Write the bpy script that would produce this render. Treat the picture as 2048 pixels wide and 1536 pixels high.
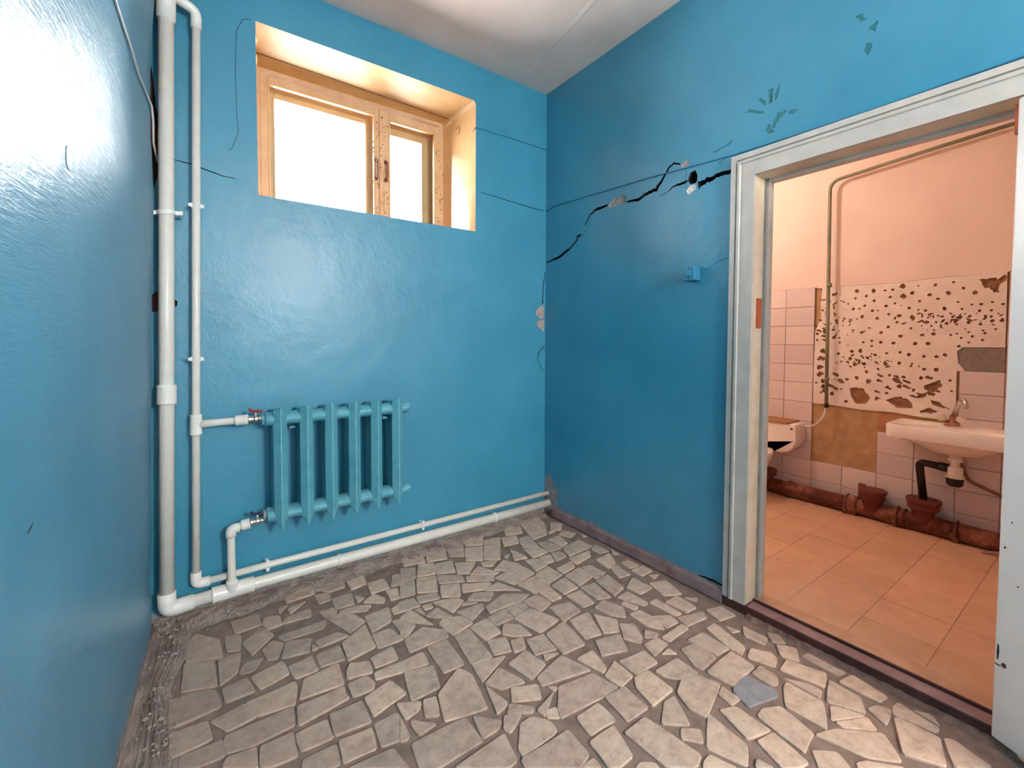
import bpy, bmesh, math, random
from mathutils import Vector, Matrix
from mathutils.geometry import delaunay_2d_cdt

for _o in list(bpy.data.objects):
    bpy.data.objects.remove(_o)
SC = bpy.context.scene
COL = SC.collection
PI = math.pi

# ------------------------------------------------------------------ camera
cam_data = bpy.data.cameras.new('camera')
cam = bpy.data.objects.new('camera', cam_data)
COL.objects.link(cam)
YAW, PITCH, ROLL = 0.6142, -0.0362, 0.0033
fw = Vector((math.sin(YAW) * math.cos(PITCH), math.cos(YAW) * math.cos(PITCH), math.sin(PITCH)))
rt = Vector((math.cos(YAW), -math.sin(YAW), 0))
up = rt.cross(fw)
rt, up = math.cos(ROLL) * rt + math.sin(ROLL) * up, -math.sin(ROLL) * rt + math.cos(ROLL) * up
cam.matrix_world = Matrix(((rt.x, up.x, -fw.x, -1.9852), (rt.y, up.y, -fw.y, -2.4094), (rt.z, up.z, -fw.z, 1.23), (0, 0, 0, 1)))
cam_data.sensor_width = 36.0
cam_data.sensor_fit = 'HORIZONTAL'
cam_data.lens = 883.24 / 2048 * 36.0
cam_data.shift_y = -(768 - 710.64) / 2048
cam_data.clip_start = 0.02
SC.camera = cam

# ------------------------------------------------------------------ sky, daylight, exposure
world = bpy.data.worlds.new('overcast_sky')
SC.world = world
world.use_nodes = True
bg = world.node_tree.nodes['Background']
bg.inputs['Color'].default_value = (1.0, 0.975, 0.94, 1)
bg.inputs['Strength'].default_value = 18.0
pl = bpy.data.lights.new('window_portal', 'AREA')
pl.shape = 'RECTANGLE'
pl.size, pl.size_y = 1.3, 0.95
pl.cycles.is_portal = True
po = bpy.data.objects.new('window_portal', pl)
po.location = (-1.15, 0.62, 2.3)
po.rotation_euler = (-PI / 2, 0, 0)
COL.objects.link(po)
vs = SC.view_settings
vs.view_transform = 'Standard'
vs.look = 'None'
vs.gamma = 1.0
vs.use_curve_mapping = False
vs.exposure = 1.36
SC.cycles.use_denoising = True
SC.cycles.max_bounces = 10
SC.cycles.diffuse_bounces = 8
SC.cycles.caustics_reflective = False
SC.cycles.caustics_refractive = False
SC.cycles.sample_clamp_indirect = 8.0

# ------------------------------------------------------------------ helpers
def obj(name, verts, faces, mat, parent=None, smooth=False, loc=None):
    me = bpy.data.meshes.new(name)
    me.from_pydata([tuple(v) for v in verts], [], faces)
    me.update()
    return link(name, me, mat, parent, smooth, loc)

def link(name, me, mat, parent=None, smooth=False, loc=None):
    if mat is not None and not me.materials:
        me.materials.append(mat)
    if smooth:
        for p in me.polygons:
            p.use_smooth = True
    o = bpy.data.objects.new(name, me)
    COL.objects.link(o)
    if parent is not None:
        o.parent = parent
    if loc is not None:
        o.location = loc
    return o

def tag(o, label=None, cat=None, group=None, kind=None):
    if label: o['label'] = label
    if cat: o['category'] = cat
    if group: o['group'] = group
    if kind: o['kind'] = kind
    return o

def thing(name, label, cat, loc=(0, 0, 0), group=None):
    o = bpy.data.objects.new(name, None)
    o.empty_display_size = 0.05
    COL.objects.link(o)
    o.location = loc
    return tag(o, label, cat, group)

class MB:
    """collects shapes into one bmesh"""
    def __init__(self):
        self.bm = bmesh.new()
    def box(self, x0, x1, y0, y1, z0, z1, bevel=0.0, seg=2):
        b = bmesh.new()
        bmesh.ops.create_cube(b, size=1.0)
        for v in b.verts:
            v.co = Vector((x0 + (v.co.x + .5) * (x1 - x0), y0 + (v.co.y + .5) * (y1 - y0), z0 + (v.co.z + .5) * (z1 - z0)))
        if bevel > 0:
            bmesh.ops.bevel(b, geom=b.edges[:], offset=bevel, segments=seg, affect='EDGES', profile=.5)
        self._take(b)
        return self
    def _take(self, b, M=None):
        if M is not None:
            bmesh.ops.transform(b, matrix=M, verts=b.verts)
        me = bpy.data.meshes.new('tmp')
        b.to_mesh(me)
        b.free()
        self.bm.from_mesh(me)
        bpy.data.meshes.remove(me)
    def tube(self, pts, r, n=20, cap=True):
        pts = [Vector(p) for p in pts]
        rs = r if isinstance(r, (list, tuple)) else [r] * len(pts)
        b = self.bm
        rings = []
        t0 = (pts[1] - pts[0]).normalized()
        ref = Vector((0, 0, 1)) if abs(t0.z) < .9 else Vector((1, 0, 0))
        nrm = t0.cross(ref).normalized()
        for i, p in enumerate(pts):
            if i == 0: t = pts[1] - pts[0]
            elif i == len(pts) - 1: t = pts[-1] - pts[-2]
            else: t = (pts[i + 1] - p).normalized() + (p - pts[i - 1]).normalized()
            t.normalize()
            nrm = (nrm - t * nrm.dot(t)).normalized()
            bn = t.cross(nrm)
            rings.append([b.verts.new(p + rs[i] * (math.cos(2 * PI * k / n) * nrm + math.sin(2 * PI * k / n) * bn)) for k in range(n)])
        for a, c in zip(rings, rings[1:]):
            for k in range(n):
                b.faces.new((a[k], a[(k + 1) % n], c[(k + 1) % n], c[k]))
        if cap:
            b.faces.new(rings[0][::-1])
            b.faces.new(rings[-1])
        return self
    def lathe(self, prof, M=None, n=32):
        """prof: (radius, height) along local z"""
        b = bmesh.new()
        rings = []
        for r, z in prof:
            if r < 1e-6:
                rings.append([b.verts.new((0, 0, z))])
            else:
                rings.append([b.verts.new((r * math.cos(2 * PI * k / n), r * math.sin(2 * PI * k / n), z)) for k in range(n)])
        for a, c in zip(rings, rings[1:]):
            for k in range(n):
                k2 = (k + 1) % n
                if len(a) == 1 and len(c) == 1: continue
                if len(a) == 1: b.faces.new((a[0], c[k2], c[k]))
                elif len(c) == 1: b.faces.new((a[k], a[k2], c[0]))
                else: b.faces.new((a[k], a[k2], c[k2], c[k]))
        if len(rings[0]) > 1: b.faces.new(rings[0][::-1])
        if len(rings[-1]) > 1: b.faces.new(rings[-1])
        self._take(b, M)
        return self
    def prism(self, poly, axis, lo, hi, bevel=0.0):
        """poly in the two other axes (cyclic order), extruded along axis"""
        def at(p, h):
            return {'x': (h, p[0], p[1]), 'y': (p[0], h, p[1]), 'z': (p[0], p[1], h)}[axis]
        b = bmesh.new()
        lo_v = [b.verts.new(at(p, lo)) for p in poly]
        hi_v = [b.verts.new(at(p, hi)) for p in poly]
        n = len(poly)
        b.faces.new(lo_v); b.faces.new(hi_v[::-1])
        for i in range(n):
            b.faces.new((lo_v[i], hi_v[i], hi_v[(i + 1) % n], lo_v[(i + 1) % n]))
        bmesh.ops.recalc_face_normals(b, faces=b.faces)
        if bevel > 0:
            bmesh.ops.bevel(b, geom=b.edges[:], offset=bevel, segments=2, affect='EDGES', profile=.5)
        self._take(b)
        return self
    def build(self, name, mat, parent=None, smooth=False, auto=None):
        me = bpy.data.meshes.new(name)
        bmesh.ops.recalc_face_normals(self.bm, faces=self.bm.faces)
        if auto is not None:
            for f in self.bm.faces: f.smooth = True
            for e in self.bm.edges:
                if len(e.link_faces) == 2 and e.calc_face_angle(0) > auto: e.smooth = False
        self.bm.to_mesh(me)
        self.bm.free()
        return link(name, me, mat, parent, smooth)

def bend(pts, r, n=6):
    """round the corners of a polyline"""
    pts = [Vector(p) for p in pts]
    out = [pts[0]]
    for a, b, c in zip(pts, pts[1:], pts[2:]):
        d1 = (a - b).normalized(); d2 = (c - b).normalized()
        rr = min(r, (a - b).length * .49, (c - b).length * .49)
        p0 = b + d1 * rr; p1 = b + d2 * rr
        for k in range(n + 1):
            t = k / n
            out.append((1 - t) ** 2 * p0 + 2 * t * (1 - t) * b + t * t * p1)
    out.append(pts[-1])
    return out

def rotz(a): return Matrix.Rotation(a, 4, 'Z')
AX = Matrix.Rotation(PI / 2, 4, 'Y')          # local z -> world x
AY = Matrix.Rotation(-PI / 2, 4, 'X')         # local z -> world y

def sheet(name, outer, holes, to3d, mat, parent=None, cells=None):
    """flat wall face with real openings; outer and holes are 2d polygons"""
    vs_, fs_ = [], []
    for poly in [outer] + holes:
        ar = sum(a[0] * b[1] - b[0] * a[1] for a, b in zip(poly, poly[1:] + poly[:1]))
        if ar < 0: poly = poly[::-1]
        b0 = len(vs_)
        vs_ += [Vector(p) for p in poly]
        fs_.append(list(range(b0, len(vs_))))
    ov, oe, of, _, _, oid = delaunay_2d_cdt(vs_, [], fs_, 1, 1e-6, True)
    faces = [list(f) for f, ids in zip(of, oid) if 0 in ids and len(ids) == 1]
    used = sorted({i for f in faces for i in f})
    mp = {k: i for i, k in enumerate(used)}
    verts = [to3d(ov[k].x, ov[k].y, 0.0) for k in used]
    faces = [[mp[i] for i in f] for f in faces]
    return obj(name, verts, faces, mat, parent)

def pit(name, poly, depth, to3d, mat, parent, rough=0.0, shrink=0.0):
    """the sides and the bottom of a hole in a sheet"""
    n = len(poly)
    cx = sum(p[0] for p in poly) / n; cy = sum(p[1] for p in poly) / n
    top = [to3d(u, v, 0.0) for u, v in poly]
    bot = [to3d(u + (cx - u) * shrink, v + (cy - v) * shrink, depth * (1 - rough * random.random())) for u, v in poly]
    fs = [[i, (i + 1) % n, n + (i + 1) % n, n + i] for i in range(n)] + [list(range(n, 2 * n))]
    me = bpy.data.meshes.new(name)
    b = bmesh.new()
    V = [b.verts.new(v) for v in top + bot]
    for f in fs:
        b.faces.new([V[i] for i in f])
    bmesh.ops.triangulate(b, faces=[f for f in b.faces if len(f.verts) > 4])
    bmesh.ops.recalc_face_normals(b, faces=b.faces)
    b.to_mesh(me); b.free()
    return link(name, me, mat, parent)

def ribbon(pts, jit=0.25, sub=3, seed=1):
    """jagged closed outline around a polyline of (u, v, width)"""
    rnd = random.Random(seed)
    P = []
    for (u0, v0, w0), (u1, v1, w1) in zip(pts, pts[1:]):
        for k in range(sub):
            t = k / sub
            P.append((u0 + (u1 - u0) * t, v0 + (v1 - v0) * t, w0 + (w1 - w0) * t))
    P.append(pts[-1])
    L, R = [], []
    for i, (u, v, w) in enumerate(P):
        a = P[max(0, i - 1)]; c = P[min(len(P) - 1, i + 1)]
        d = Vector((c[0] - a[0], c[1] - a[1])).normalized()
        nx, ny = -d.y, d.x
        j = rnd.uniform(-jit, jit) * w
        h = max(w * .5, .0008)
        L.append((u + nx * (h * rnd.uniform(.8, 1.2)) + j * nx, v + ny * (h * rnd.uniform(.8, 1.2)) + j * ny))
        R.append((u - nx * (h * rnd.uniform(.8, 1.2)) + j * nx, v - ny * (h * rnd.uniform(.8, 1.2)) + j * ny))
    return L + R[::-1]

# ------------------------------------------------------------------ materials
def rgb(r, g, b):
    f = lambda c: (c / 255 / 12.92) if c / 255 <= .04045 else ((c / 255 + .055) / 1.055) ** 2.4
    return (f(r), f(g), f(b), 1)

class NT:
    def __init__(self, name):
        self.m = bpy.data.materials.new(name)
        self.m.use_nodes = True
        self.t = self.m.node_tree
        self.b = self.t.nodes['Principled BSDF']
        self.tc = self.t.nodes.new('ShaderNodeNewGeometry')
        self.objc = self.t.nodes.new('ShaderNodeTexCoord')
    def n(self, typ, **kw):
        nd = self.t.nodes.new(typ)
        for k, v in kw.items():
            if k in nd.inputs: nd.inputs[k].default_value = v
            else: setattr(nd, k, v)
        return nd
    def l(self, a, b): self.t.links.new(a, b)
    def pos(self, scale=(1, 1, 1), rot=(0, 0, 0), local=False):
        mp = self.n('ShaderNodeMapping')
        mp.inputs['Scale'].default_value = scale
        mp.inputs['Rotation'].default_value = rot
        self.l(self.objc.outputs['Object'] if local else self.tc.outputs['Position'], mp.inputs['Vector'])
        return mp.outputs['Vector']
    def noise(self, scale, detail=4, rough=.55, vec=None, dist=0.0):
        nd = self.n('ShaderNodeTexNoise')
        nd.inputs['Scale'].default_value = scale
        nd.inputs['Detail'].default_value = detail
        nd.inputs['Roughness'].default_value = rough
        nd.inputs['Distortion'].default_value = dist
        self.l(vec if vec is not None else self.pos(), nd.inputs['Vector'])
        return nd.outputs['Fac']
    def ramp(self, src, stops):
        nd = self.n('ShaderNodeValToRGB')
        el = nd.color_ramp.elements
        while len(el) < len(stops): el.new(.5)
        for e, (p, c) in zip(el, stops):
            e.position = p
            e.color = c if len(c) == 4 else (*c, 1)
        self.l(src, nd.inputs['Fac'])
        return nd.outputs['Color']
    def step(self, src, lo, hi):
        nd = self.n('ShaderNodeMapRange')
        nd.inputs['From Min'].default_value = lo
        nd.inputs['From Max'].default_value = hi
        nd.clamp = True
        self.l(src, nd.inputs['Value'])
        return nd.outputs['Result']
    def mix(self, fac, a, b, mode='MIX'):
        nd = self.n('ShaderNodeMix', data_type='RGBA', blend_type=mode)
        for sock, v in ((nd.inputs[0], fac), (nd.inputs[6], a), (nd.inputs[7], b)):
            if hasattr(v, 'links'): self.l(v, sock)
            else: sock.default_value = v
        return nd.outputs[2]
    def math(self, op, a, b=None):
        nd = self.n('ShaderNodeMath', operation=op)
        for i, v in enumerate((a, b)):
            if v is None: continue
            if hasattr(v, 'links'): self.l(v, nd.inputs[i])
            else: nd.inputs[i].default_value = v
        return nd.outputs[0]
    def axis(self, i):
        s = self.n('ShaderNodeSeparateXYZ')
        self.l(self.tc.outputs['Position'], s.inputs[0])
        return s.outputs[i]
    def bump(self, h, strength, dist, prev=None):
        nd = self.n('ShaderNodeBump')
        nd.inputs['Strength'].default_value = strength
        nd.inputs['Distance'].default_value = dist
        self.l(h, nd.inputs['Height'])
        if prev is not None: self.l(prev, nd.inputs['Normal'])
        return nd.outputs['Normal']
    def done(self, color, rough=.5, normal=None, spec=None, metal=0.0, coat=0.0, coat_rough=.1):
        b = self.b
        for k, v in (('Base Color', color), ('Roughness', rough), ('Normal', normal)):
            if v is None: continue
            if hasattr(v, 'links'): self.l(v, b.inputs[k])
            else: b.inputs[k].default_value = v
        b.inputs['Metallic'].default_value = metal
        if spec is not None: b.inputs['Specular IOR Level'].default_value = spec
        if coat:
            b.inputs['Coat Weight'].default_value = coat
            b.inputs['Coat Roughness'].default_value = coat_rough
            if normal is not None: self.l(normal, b.inputs['Coat Normal'])
        return self.m

def mottled(name, c0, c1, scale=30, rough=.6, bump=.3, bscale=120, bdist=.002, spec=None, metal=0, lo=.3, hi=.7):
    t = NT(name)
    c = t.ramp(t.noise(scale), [(lo, c0), (hi, c1)])
    nrm = t.bump(t.noise(bscale), bump, bdist)
    return t.done(c, rough, nrm, spec, metal)

BLUE_A, BLUE_B = (0.026, 0.216, 0.338, 1), (0.048, 0.270, 0.402, 1)
GREY_CEM = rgb(135, 128, 128)

def paint_blue(name, brush=None, cement=None, rough=.34, strength=.25, coat_r=.16, coat=.7, cols=None, spec=.5):
    t = NT(name)
    cols = cols or (BLUE_A, BLUE_B)
    c = t.ramp(t.noise(2.2, 5, .6), [(.3, cols[0]), (.72, cols[1])])
    fine = t.noise(160, 3, .6)
    big = t.noise(9, 4, .5)
    if brush:
        st = t.noise(14, 5, .62, t.pos(brush[0], brush[1]), .6)
        h = t.math('ADD', t.math('MULTIPLY', st, 1.2), t.math('MULTIPLY', fine, .25))
    else:
        h = t.math('ADD', t.math('MULTIPLY', t.noise(38, 4, .6, None, .8), .8), t.math('MULTIPLY', fine, .35))
    nrm = t.bump(h, strength, .004)
    nrm = t.bump(big, .35, .012, nrm)
    r = rough
    if cement:
        for fn in cement:
            m = fn(t)
            c = t.mix(m, c, t.ramp(t.noise(25), [(.3, rgb(112, 106, 108)), (.7, rgb(158, 150, 148))]))
            r = t.mix(m, (rough,) * 3 + (1,), (.9, .9, .9, 1)) if not hasattr(r, 'links') else t.mix(m, r, (.9, .9, .9, 1))
    return t.done(c, r, nrm, spec, coat=coat, coat_rough=coat_r)

# floor tile outlines in millimetres
TRACED = """-1498,-1262 -1449,-1296 -1305,-1295 -1300,-1291 -1304,-1186 -1486,-1175
-1285,-1411 -1251,-1406 -1233,-1308 -1415,-1319
-1250,-1436 -1117,-1529 -1066,-1513 -1061,-1413 -1245,-1407
-1232,-1377 -1234,-1407 -1107,-1402 -1088,-1393 -1085,-1355 -1125,-1307 -1175,-1308
-1230,-1297 -1217,-1322 -1147,-1284 -1199,-1252
-1300,-1289 -1242,-1289 -1213,-1266 -1284,-1196
-1464,-1115 -1456,-1166 -1389,-1158 -1454,-1097
-1513,-1154 -1483,-1160 -1477,-1064
-1370,-1166 -1225,-1202 -1194,-1040 -1222,-984 -1339,-1053
-1414,-1115 -1371,-1137 -1345,-1056 -1389,-1044
-1426,-1030 -1316,-1029 -1291,-920 -1396,-884
-1215,-1240 -1157,-1224 -1183,-1114
-1148,-1227 -1055,-1275 -1026,-1215 -1116,-1172
-1190,-1257 -1113,-1302 -1097,-1287 -1160,-1225
-1092,-1338 -1001,-1274 -1101,-1301
-1092,-1340 -1057,-1370 -1034,-1326 -1070,-1318
-1038,-1333 -1056,-1371 -885,-1389 -798,-1390 -824,-1288 -973,-1263
-1021,-1231 -819,-1278 -861,-1155 -1011,-1188
-1001,-1278 -974,-1267 -1006,-1239
-1148,-1161 -1059,-1185 -1057,-1170 -1096,-1066 -1181,-1104
-1186,-1097 -1036,-1032 -1172,-998
-1034,-1189 -938,-1157 -958,-1052 -1059,-1073
-932,-1142 -858,-1140 -919,-1109
-947,-1097 -852,-1122 -838,-1018 -923,-1005
-1007,-1039 -952,-1047 -917,-982 -978,-973
-1077,-1006 -1005,-1027 -976,-942 -1055,-913
-1175,-998 -1083,-1013 -1073,-808 -1149,-809
-1279,-978 -1190,-982 -1185,-815 -1274,-815
-1061,-917 -975,-911 -977,-791 -1072,-803
-854,-1157 -740,-1165 -712,-1004 -834,-1023
-948,-964 -880,-998 -884,-913 -939,-867 -984,-919
-1154,-814 -1041,-790 -1058,-720 -1138,-686 -1172,-713
-1341,-805 -1170,-808 -1159,-762 -1235,-688 -1334,-725
-1314,-715 -1254,-662 -1305,-612 -1336,-693
-1299,-597 -1188,-703 -1228,-540 -1293,-572
-1151,-672 -1097,-702 -1124,-597 -1194,-627
-1082,-676 -995,-624 -1006,-582 -1125,-550
-1037,-774 -944,-724 -937,-688 -1067,-677
-971,-862 -875,-864 -871,-782 -976,-793
-870,-854 -778,-841 -779,-782 -873,-782
-951,-775 -765,-777 -707,-756 -817,-680 -943,-725
-848,-1008 -722,-984 -779,-846 -884,-865
-754,-897 -668,-869 -678,-776 -778,-784
-663,-866 -599,-868 -591,-756 -669,-757
-718,-1011 -595,-991 -595,-910 -705,-890
-574,-984 -502,-985 -488,-873 -577,-865
-720,-1143 -640,-1159 -578,-1016 -691,-1013
-632,-1159 -566,-1191 -513,-1130 -570,-1038
-590,-1232 -553,-1290 -513,-1267 -475,-1191 -531,-1152
-513,-1274 -471,-1303 -439,-1292 -472,-1241
-569,-1367 -461,-1353 -471,-1301 -553,-1300
-738,-1249 -626,-1286 -575,-1202 -695,-1170
-704,-1390 -583,-1395 -573,-1321 -701,-1301
-797,-1315 -763,-1301 -741,-1203 -829,-1201
-793,-1396 -715,-1386 -712,-1291 -804,-1323
-754,-1426 -772,-1513 -650,-1508 -648,-1396 -721,-1391
-889,-1503 -784,-1507 -778,-1398 -876,-1390
-1021,-1470 -911,-1478 -907,-1394 -1010,-1393
-1053,-1573 -1024,-1593 -965,-1591 -932,-1485 -1042,-1482
-917,-1669 -843,-1720 -797,-1705 -826,-1520 -929,-1522
-732,-1627 -670,-1524 -722,-1519 -805,-1569
-801,-1637 -757,-1686 -716,-1652 -768,-1612
-682,-1586 -664,-1641 -492,-1590 -517,-1518 -597,-1497 -655,-1522
-624,-1460 -568,-1514 -505,-1512 -500,-1418 -632,-1413
-489,-1482 -482,-1514 -376,-1506 -355,-1413 -449,-1397
-363,-1505 -286,-1512 -284,-1392 -382,-1383
-287,-1511 -286,-1559 -226,-1542 -184,-1387 -248,-1385
-448,-1351 -307,-1345 -305,-1309 -455,-1313
-443,-1237 -401,-1294 -364,-1241 -379,-1141 -443,-1135
-386,-1290 -307,-1296 -296,-1244 -372,-1199
-517,-1092 -474,-1144 -421,-1089 -454,-992 -535,-1009
-335,-1135 -300,-1133 -305,-1009 -387,-1015
-285,-1262 -242,-1269 -242,-1131 -297,-1127
-219,-1278 -147,-1280 -138,-1170 -234,-1171
-305,-1334 -176,-1352 -154,-1313 -289,-1272
-931,-1659 -928,-1637 -966,-1611 -990,-1617
-1067,-1563 -1063,-1526 -1122,-1524
-1074,-537 -993,-585 -942,-483 -1035,-447
-1180,-522 -1078,-542 -1073,-483 -1173,-466
-1153,-439 -1064,-483 -1009,-349 -1104,-313
-1236,-433 -1161,-442 -1116,-323 -1196,-326
-970,-558 -872,-599 -812,-575 -814,-553 -940,-494
-907,-487 -785,-557 -757,-514 -888,-444
-898,-694 -842,-645 -925,-596 -985,-624
-770,-670 -724,-711 -779,-577 -879,-604
-689,-771 -579,-756 -575,-640 -713,-654
-1284,-536 -1179,-545 -1181,-468 -1255,-459
-1178,-586 -1137,-591 -1132,-552 -1181,-552
-1189,-624 -1184,-555 -1217,-558
-2086,-823 -2056,-821 -1975,-815 -1988,-724 -2089,-717
-2090,-700 -1949,-687 -1962,-590 -2030,-551 -2099,-557
-2065,-538 -1956,-577 -1963,-419 -2060,-373
-2055,-373 -1935,-423 -1943,-293 -2024,-191 -2052,-243
-1925,-391 -1879,-411 -1869,-299 -1927,-279
-1953,-581 -1895,-541 -1877,-428 -1954,-426
-1941,-677 -1850,-678 -1869,-587 -1949,-600
-1844,-471 -1756,-385 -1795,-297 -1872,-368
-1884,-560 -1846,-566 -1806,-506 -1869,-495 -1894,-542
-1836,-680 -1739,-655 -1750,-567 -1861,-595
-1797,-537 -1765,-548 -1730,-466 -1768,-421 -1812,-458
-1756,-555 -1658,-577 -1633,-496 -1711,-461 -1729,-468
-1729,-450 -1579,-457 -1553,-403 -1657,-402 -1752,-408
-1619,-576 -1502,-569 -1539,-517 -1631,-524
-1497,-555 -1419,-512 -1475,-376 -1551,-414
-1651,-578 -1619,-574 -1642,-532
-1550,-715 -1435,-697 -1429,-531 -1543,-598
-1642,-688 -1550,-697 -1552,-602 -1644,-609
-1730,-697 -1648,-698 -1654,-601 -1741,-612
-1735,-805 -1589,-824 -1580,-702 -1705,-713
-1858,-801 -1748,-820 -1727,-736 -1730,-704 -1885,-715
-1577,-804 -1487,-827 -1482,-760 -1548,-730 -1568,-759
-1476,-809 -1386,-812 -1380,-728 -1475,-744
-1495,-866 -1301,-904 -1293,-830 -1489,-829
-1434,-711 -1325,-718 -1347,-617 -1426,-609
-1423,-601 -1328,-576 -1301,-466 -1418,-477
-1304,-537 -1186,-540 -1208,-458 -1303,-490
-1323,-716 -1249,-659 -1303,-578 -1330,-575
-1582,-899 -1512,-906 -1497,-878 -1512,-827 -1583,-827
-1549,-1018 -1422,-986 -1448,-896 -1552,-922
-1755,-916 -1590,-895 -1596,-873 -1591,-830 -1746,-829
-1671,-1019 -1558,-1033 -1560,-928 -1665,-923
-1468,-1090 -1415,-1078 -1395,-1048 -1470,-1009
-1565,-1138 -1477,-1153 -1477,-1041 -1557,-1041
-1765,-1015 -1670,-1022 -1672,-937 -1769,-938
-1673,-1125 -1575,-1134 -1564,-1050 -1664,-1039
-1950,-895 -1876,-913 -1762,-906 -1754,-822 -1949,-822
-1942,-811 -1853,-799 -1888,-712 -1985,-735
-1772,-1070 -1695,-1123 -1674,-1119 -1671,-1044 -1765,-1042
-2063,-866 -2019,-897 -1948,-902 -1950,-831 -2056,-826
-1870,-1001 -1843,-1020 -1772,-1026 -1770,-928 -1862,-925
-1872,-1000 -1869,-919 -1946,-909 -1960,-938
-1518,-1248 -1532,-1159 -1665,-1144
-1407,-236 -1326,-218 -1318,-133 -1407,-141
-1506,-350 -1424,-359 -1411,-256 -1506,-251
-1312,-429 -1293,-400 -1327,-324 -1390,-367
-1338,-319 -1244,-321 -1239,-218 -1327,-216
-1280,-427 -1235,-433 -1213,-341 -1271,-329
-1409,-355 -1368,-331 -1406,-286
-1551,-422 -1504,-380 -1508,-330 -1575,-330
-1726,-329 -1604,-341 -1598,-275 -1700,-288
-1794,-280 -1774,-335 -1720,-331 -1720,-251 -1779,-232
-1240,-316 -1117,-325 -1091,-240 -1193,-211
-1449,-417 -1395,-442 -1360,-409 -1422,-375 -1503,-374
-1561,-264 -1506,-260 -1498,-188 -1566,-175
-1508,-192 -1422,-188 -1415,-115 -1548,-118
-1683,-171 -1558,-164 -1553,-76 -1684,-76
-1891,-287 -1792,-281 -1793,-185 -1904,-181
-857,-205 -786,-254 -702,-72 -801,-30
-807,-297 -726,-353 -638,-208 -738,-164
-719,-347 -642,-400 -486,-167 -596,-146
-992,-191 -880,-223 -827,-76 -939,-50
-1113,-160 -994,-189 -966,-67 -1087,-43
-1098,-303 -1001,-330 -963,-219 -1039,-188
-999,-332 -908,-375 -865,-254 -962,-232
-910,-394 -859,-429 -763,-336 -868,-286
-1188,-307 -1103,-309 -1066,-211 -1137,-173
-1030,-425 -912,-480 -898,-420 -1006,-345
-760,-406 -719,-435 -660,-396 -752,-366
-754,-513 -717,-507 -781,-389 -862,-438
-539,-280 -440,-296 -392,-204 -490,-179
-459,-361 -358,-379 -332,-245 -412,-246
-719,-150 -628,-192 -556,-75 -711,-53
-450,-166 -337,-200 -264,-64 -386,-44
-344,-310 -227,-306 -128,-160 -95,-46 -277,-88
-678,-526 -580,-497 -630,-406 -731,-467
-723,-649 -568,-621 -588,-506 -772,-538
-584,-452 -504,-473 -504,-425 -533,-330
-483,-488 -361,-482 -373,-387 -467,-379
-556,-611 -459,-593 -461,-506 -538,-482
-463,-581 -406,-586 -376,-513 -450,-498
-401,-591 -312,-583 -299,-519 -363,-499
-359,-485 -268,-492 -274,-377 -351,-357
-264,-479 -197,-464 -170,-357 -266,-357
-302,-591 -104,-581 -108,-470 -272,-494
-454,-712 -355,-697 -330,-636 -453,-650
-331,-683 -200,-661 -157,-605 -325,-608
-579,-740 -461,-716 -469,-602 -575,-626
-468,-845 -341,-819 -340,-712 -467,-731
-355,-846 -263,-833 -269,-728 -330,-710
-577,-856 -477,-850 -473,-741 -583,-763
-391,-1003 -294,-982 -271,-850 -370,-856
-476,-976 -404,-1001 -383,-864 -477,-858
-141,-667 -70,-680 -73,-575 -141,-600
-246,-906 -169,-919 -154,-803 -209,-809
-273,-1065 -179,-1062 -190,-945 -288,-987
-223,-812 -141,-793 -84,-691 -206,-702
-468,-1622 -307,-1618 -295,-1522 -480,-1526
-354,-1697 -324,-1709 -286,-1689 -282,-1624 -351,-1625
-552,-1662 -495,-1665 -495,-1596 -542,-1607
-408,-1766 -396,-1885 -279,-1832 -286,-1717 -322,-1722
-279,-1722 -274,-1821 -229,-1809 -234,-1766 -284,-1701
-205,-1810 -121,-1786 -165,-1666 -246,-1675
-220,-1933 -153,-1896 -150,-1801 -272,-1837
-126,-1944 -73,-1952 -54,-1841 -136,-1826
-103,-1814 -59,-1830 -59,-1698 -100,-1691
-245,-1663 -193,-1648 -171,-1620 -216,-1556 -281,-1576
-344,-1875 -229,-1937 -261,-1866 -281,-1849
-344,-1907 -265,-1976 -229,-1939 -339,-1884
-222,-1986 -130,-1975 -145,-1940 -191,-1924
-148,-1982 -127,-2086 -95,-2088 -71,-1976 -113,-1971
-306,-2044 -256,-2131 -140,-2096 -153,-1996 -168,-1989
-407,-1986 -337,-2053 -263,-1989 -370,-1893 -446,-1865
-560,-1919 -480,-1975 -453,-1930 -512,-1882
-540,-1878 -442,-1865 -415,-1755 -478,-1723 -524,-1729
-636,-1757 -543,-1785 -541,-1671 -602,-1644
-645,-1859 -599,-1891 -562,-1898 -542,-1787 -617,-1772
-765,-1698 -722,-1801 -651,-1765 -642,-1630
-832,-1729 -747,-1788 -774,-1714 -813,-1717
-709,-1814 -661,-1848 -676,-1801
-466,-1984 -351,-2064 -417,-1988 -452,-1973
-167,-1506 -151,-1582 -99,-1570 -104,-1467
-239,-2143 -147,-2208 -115,-2119 -133,-2100"""
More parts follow.
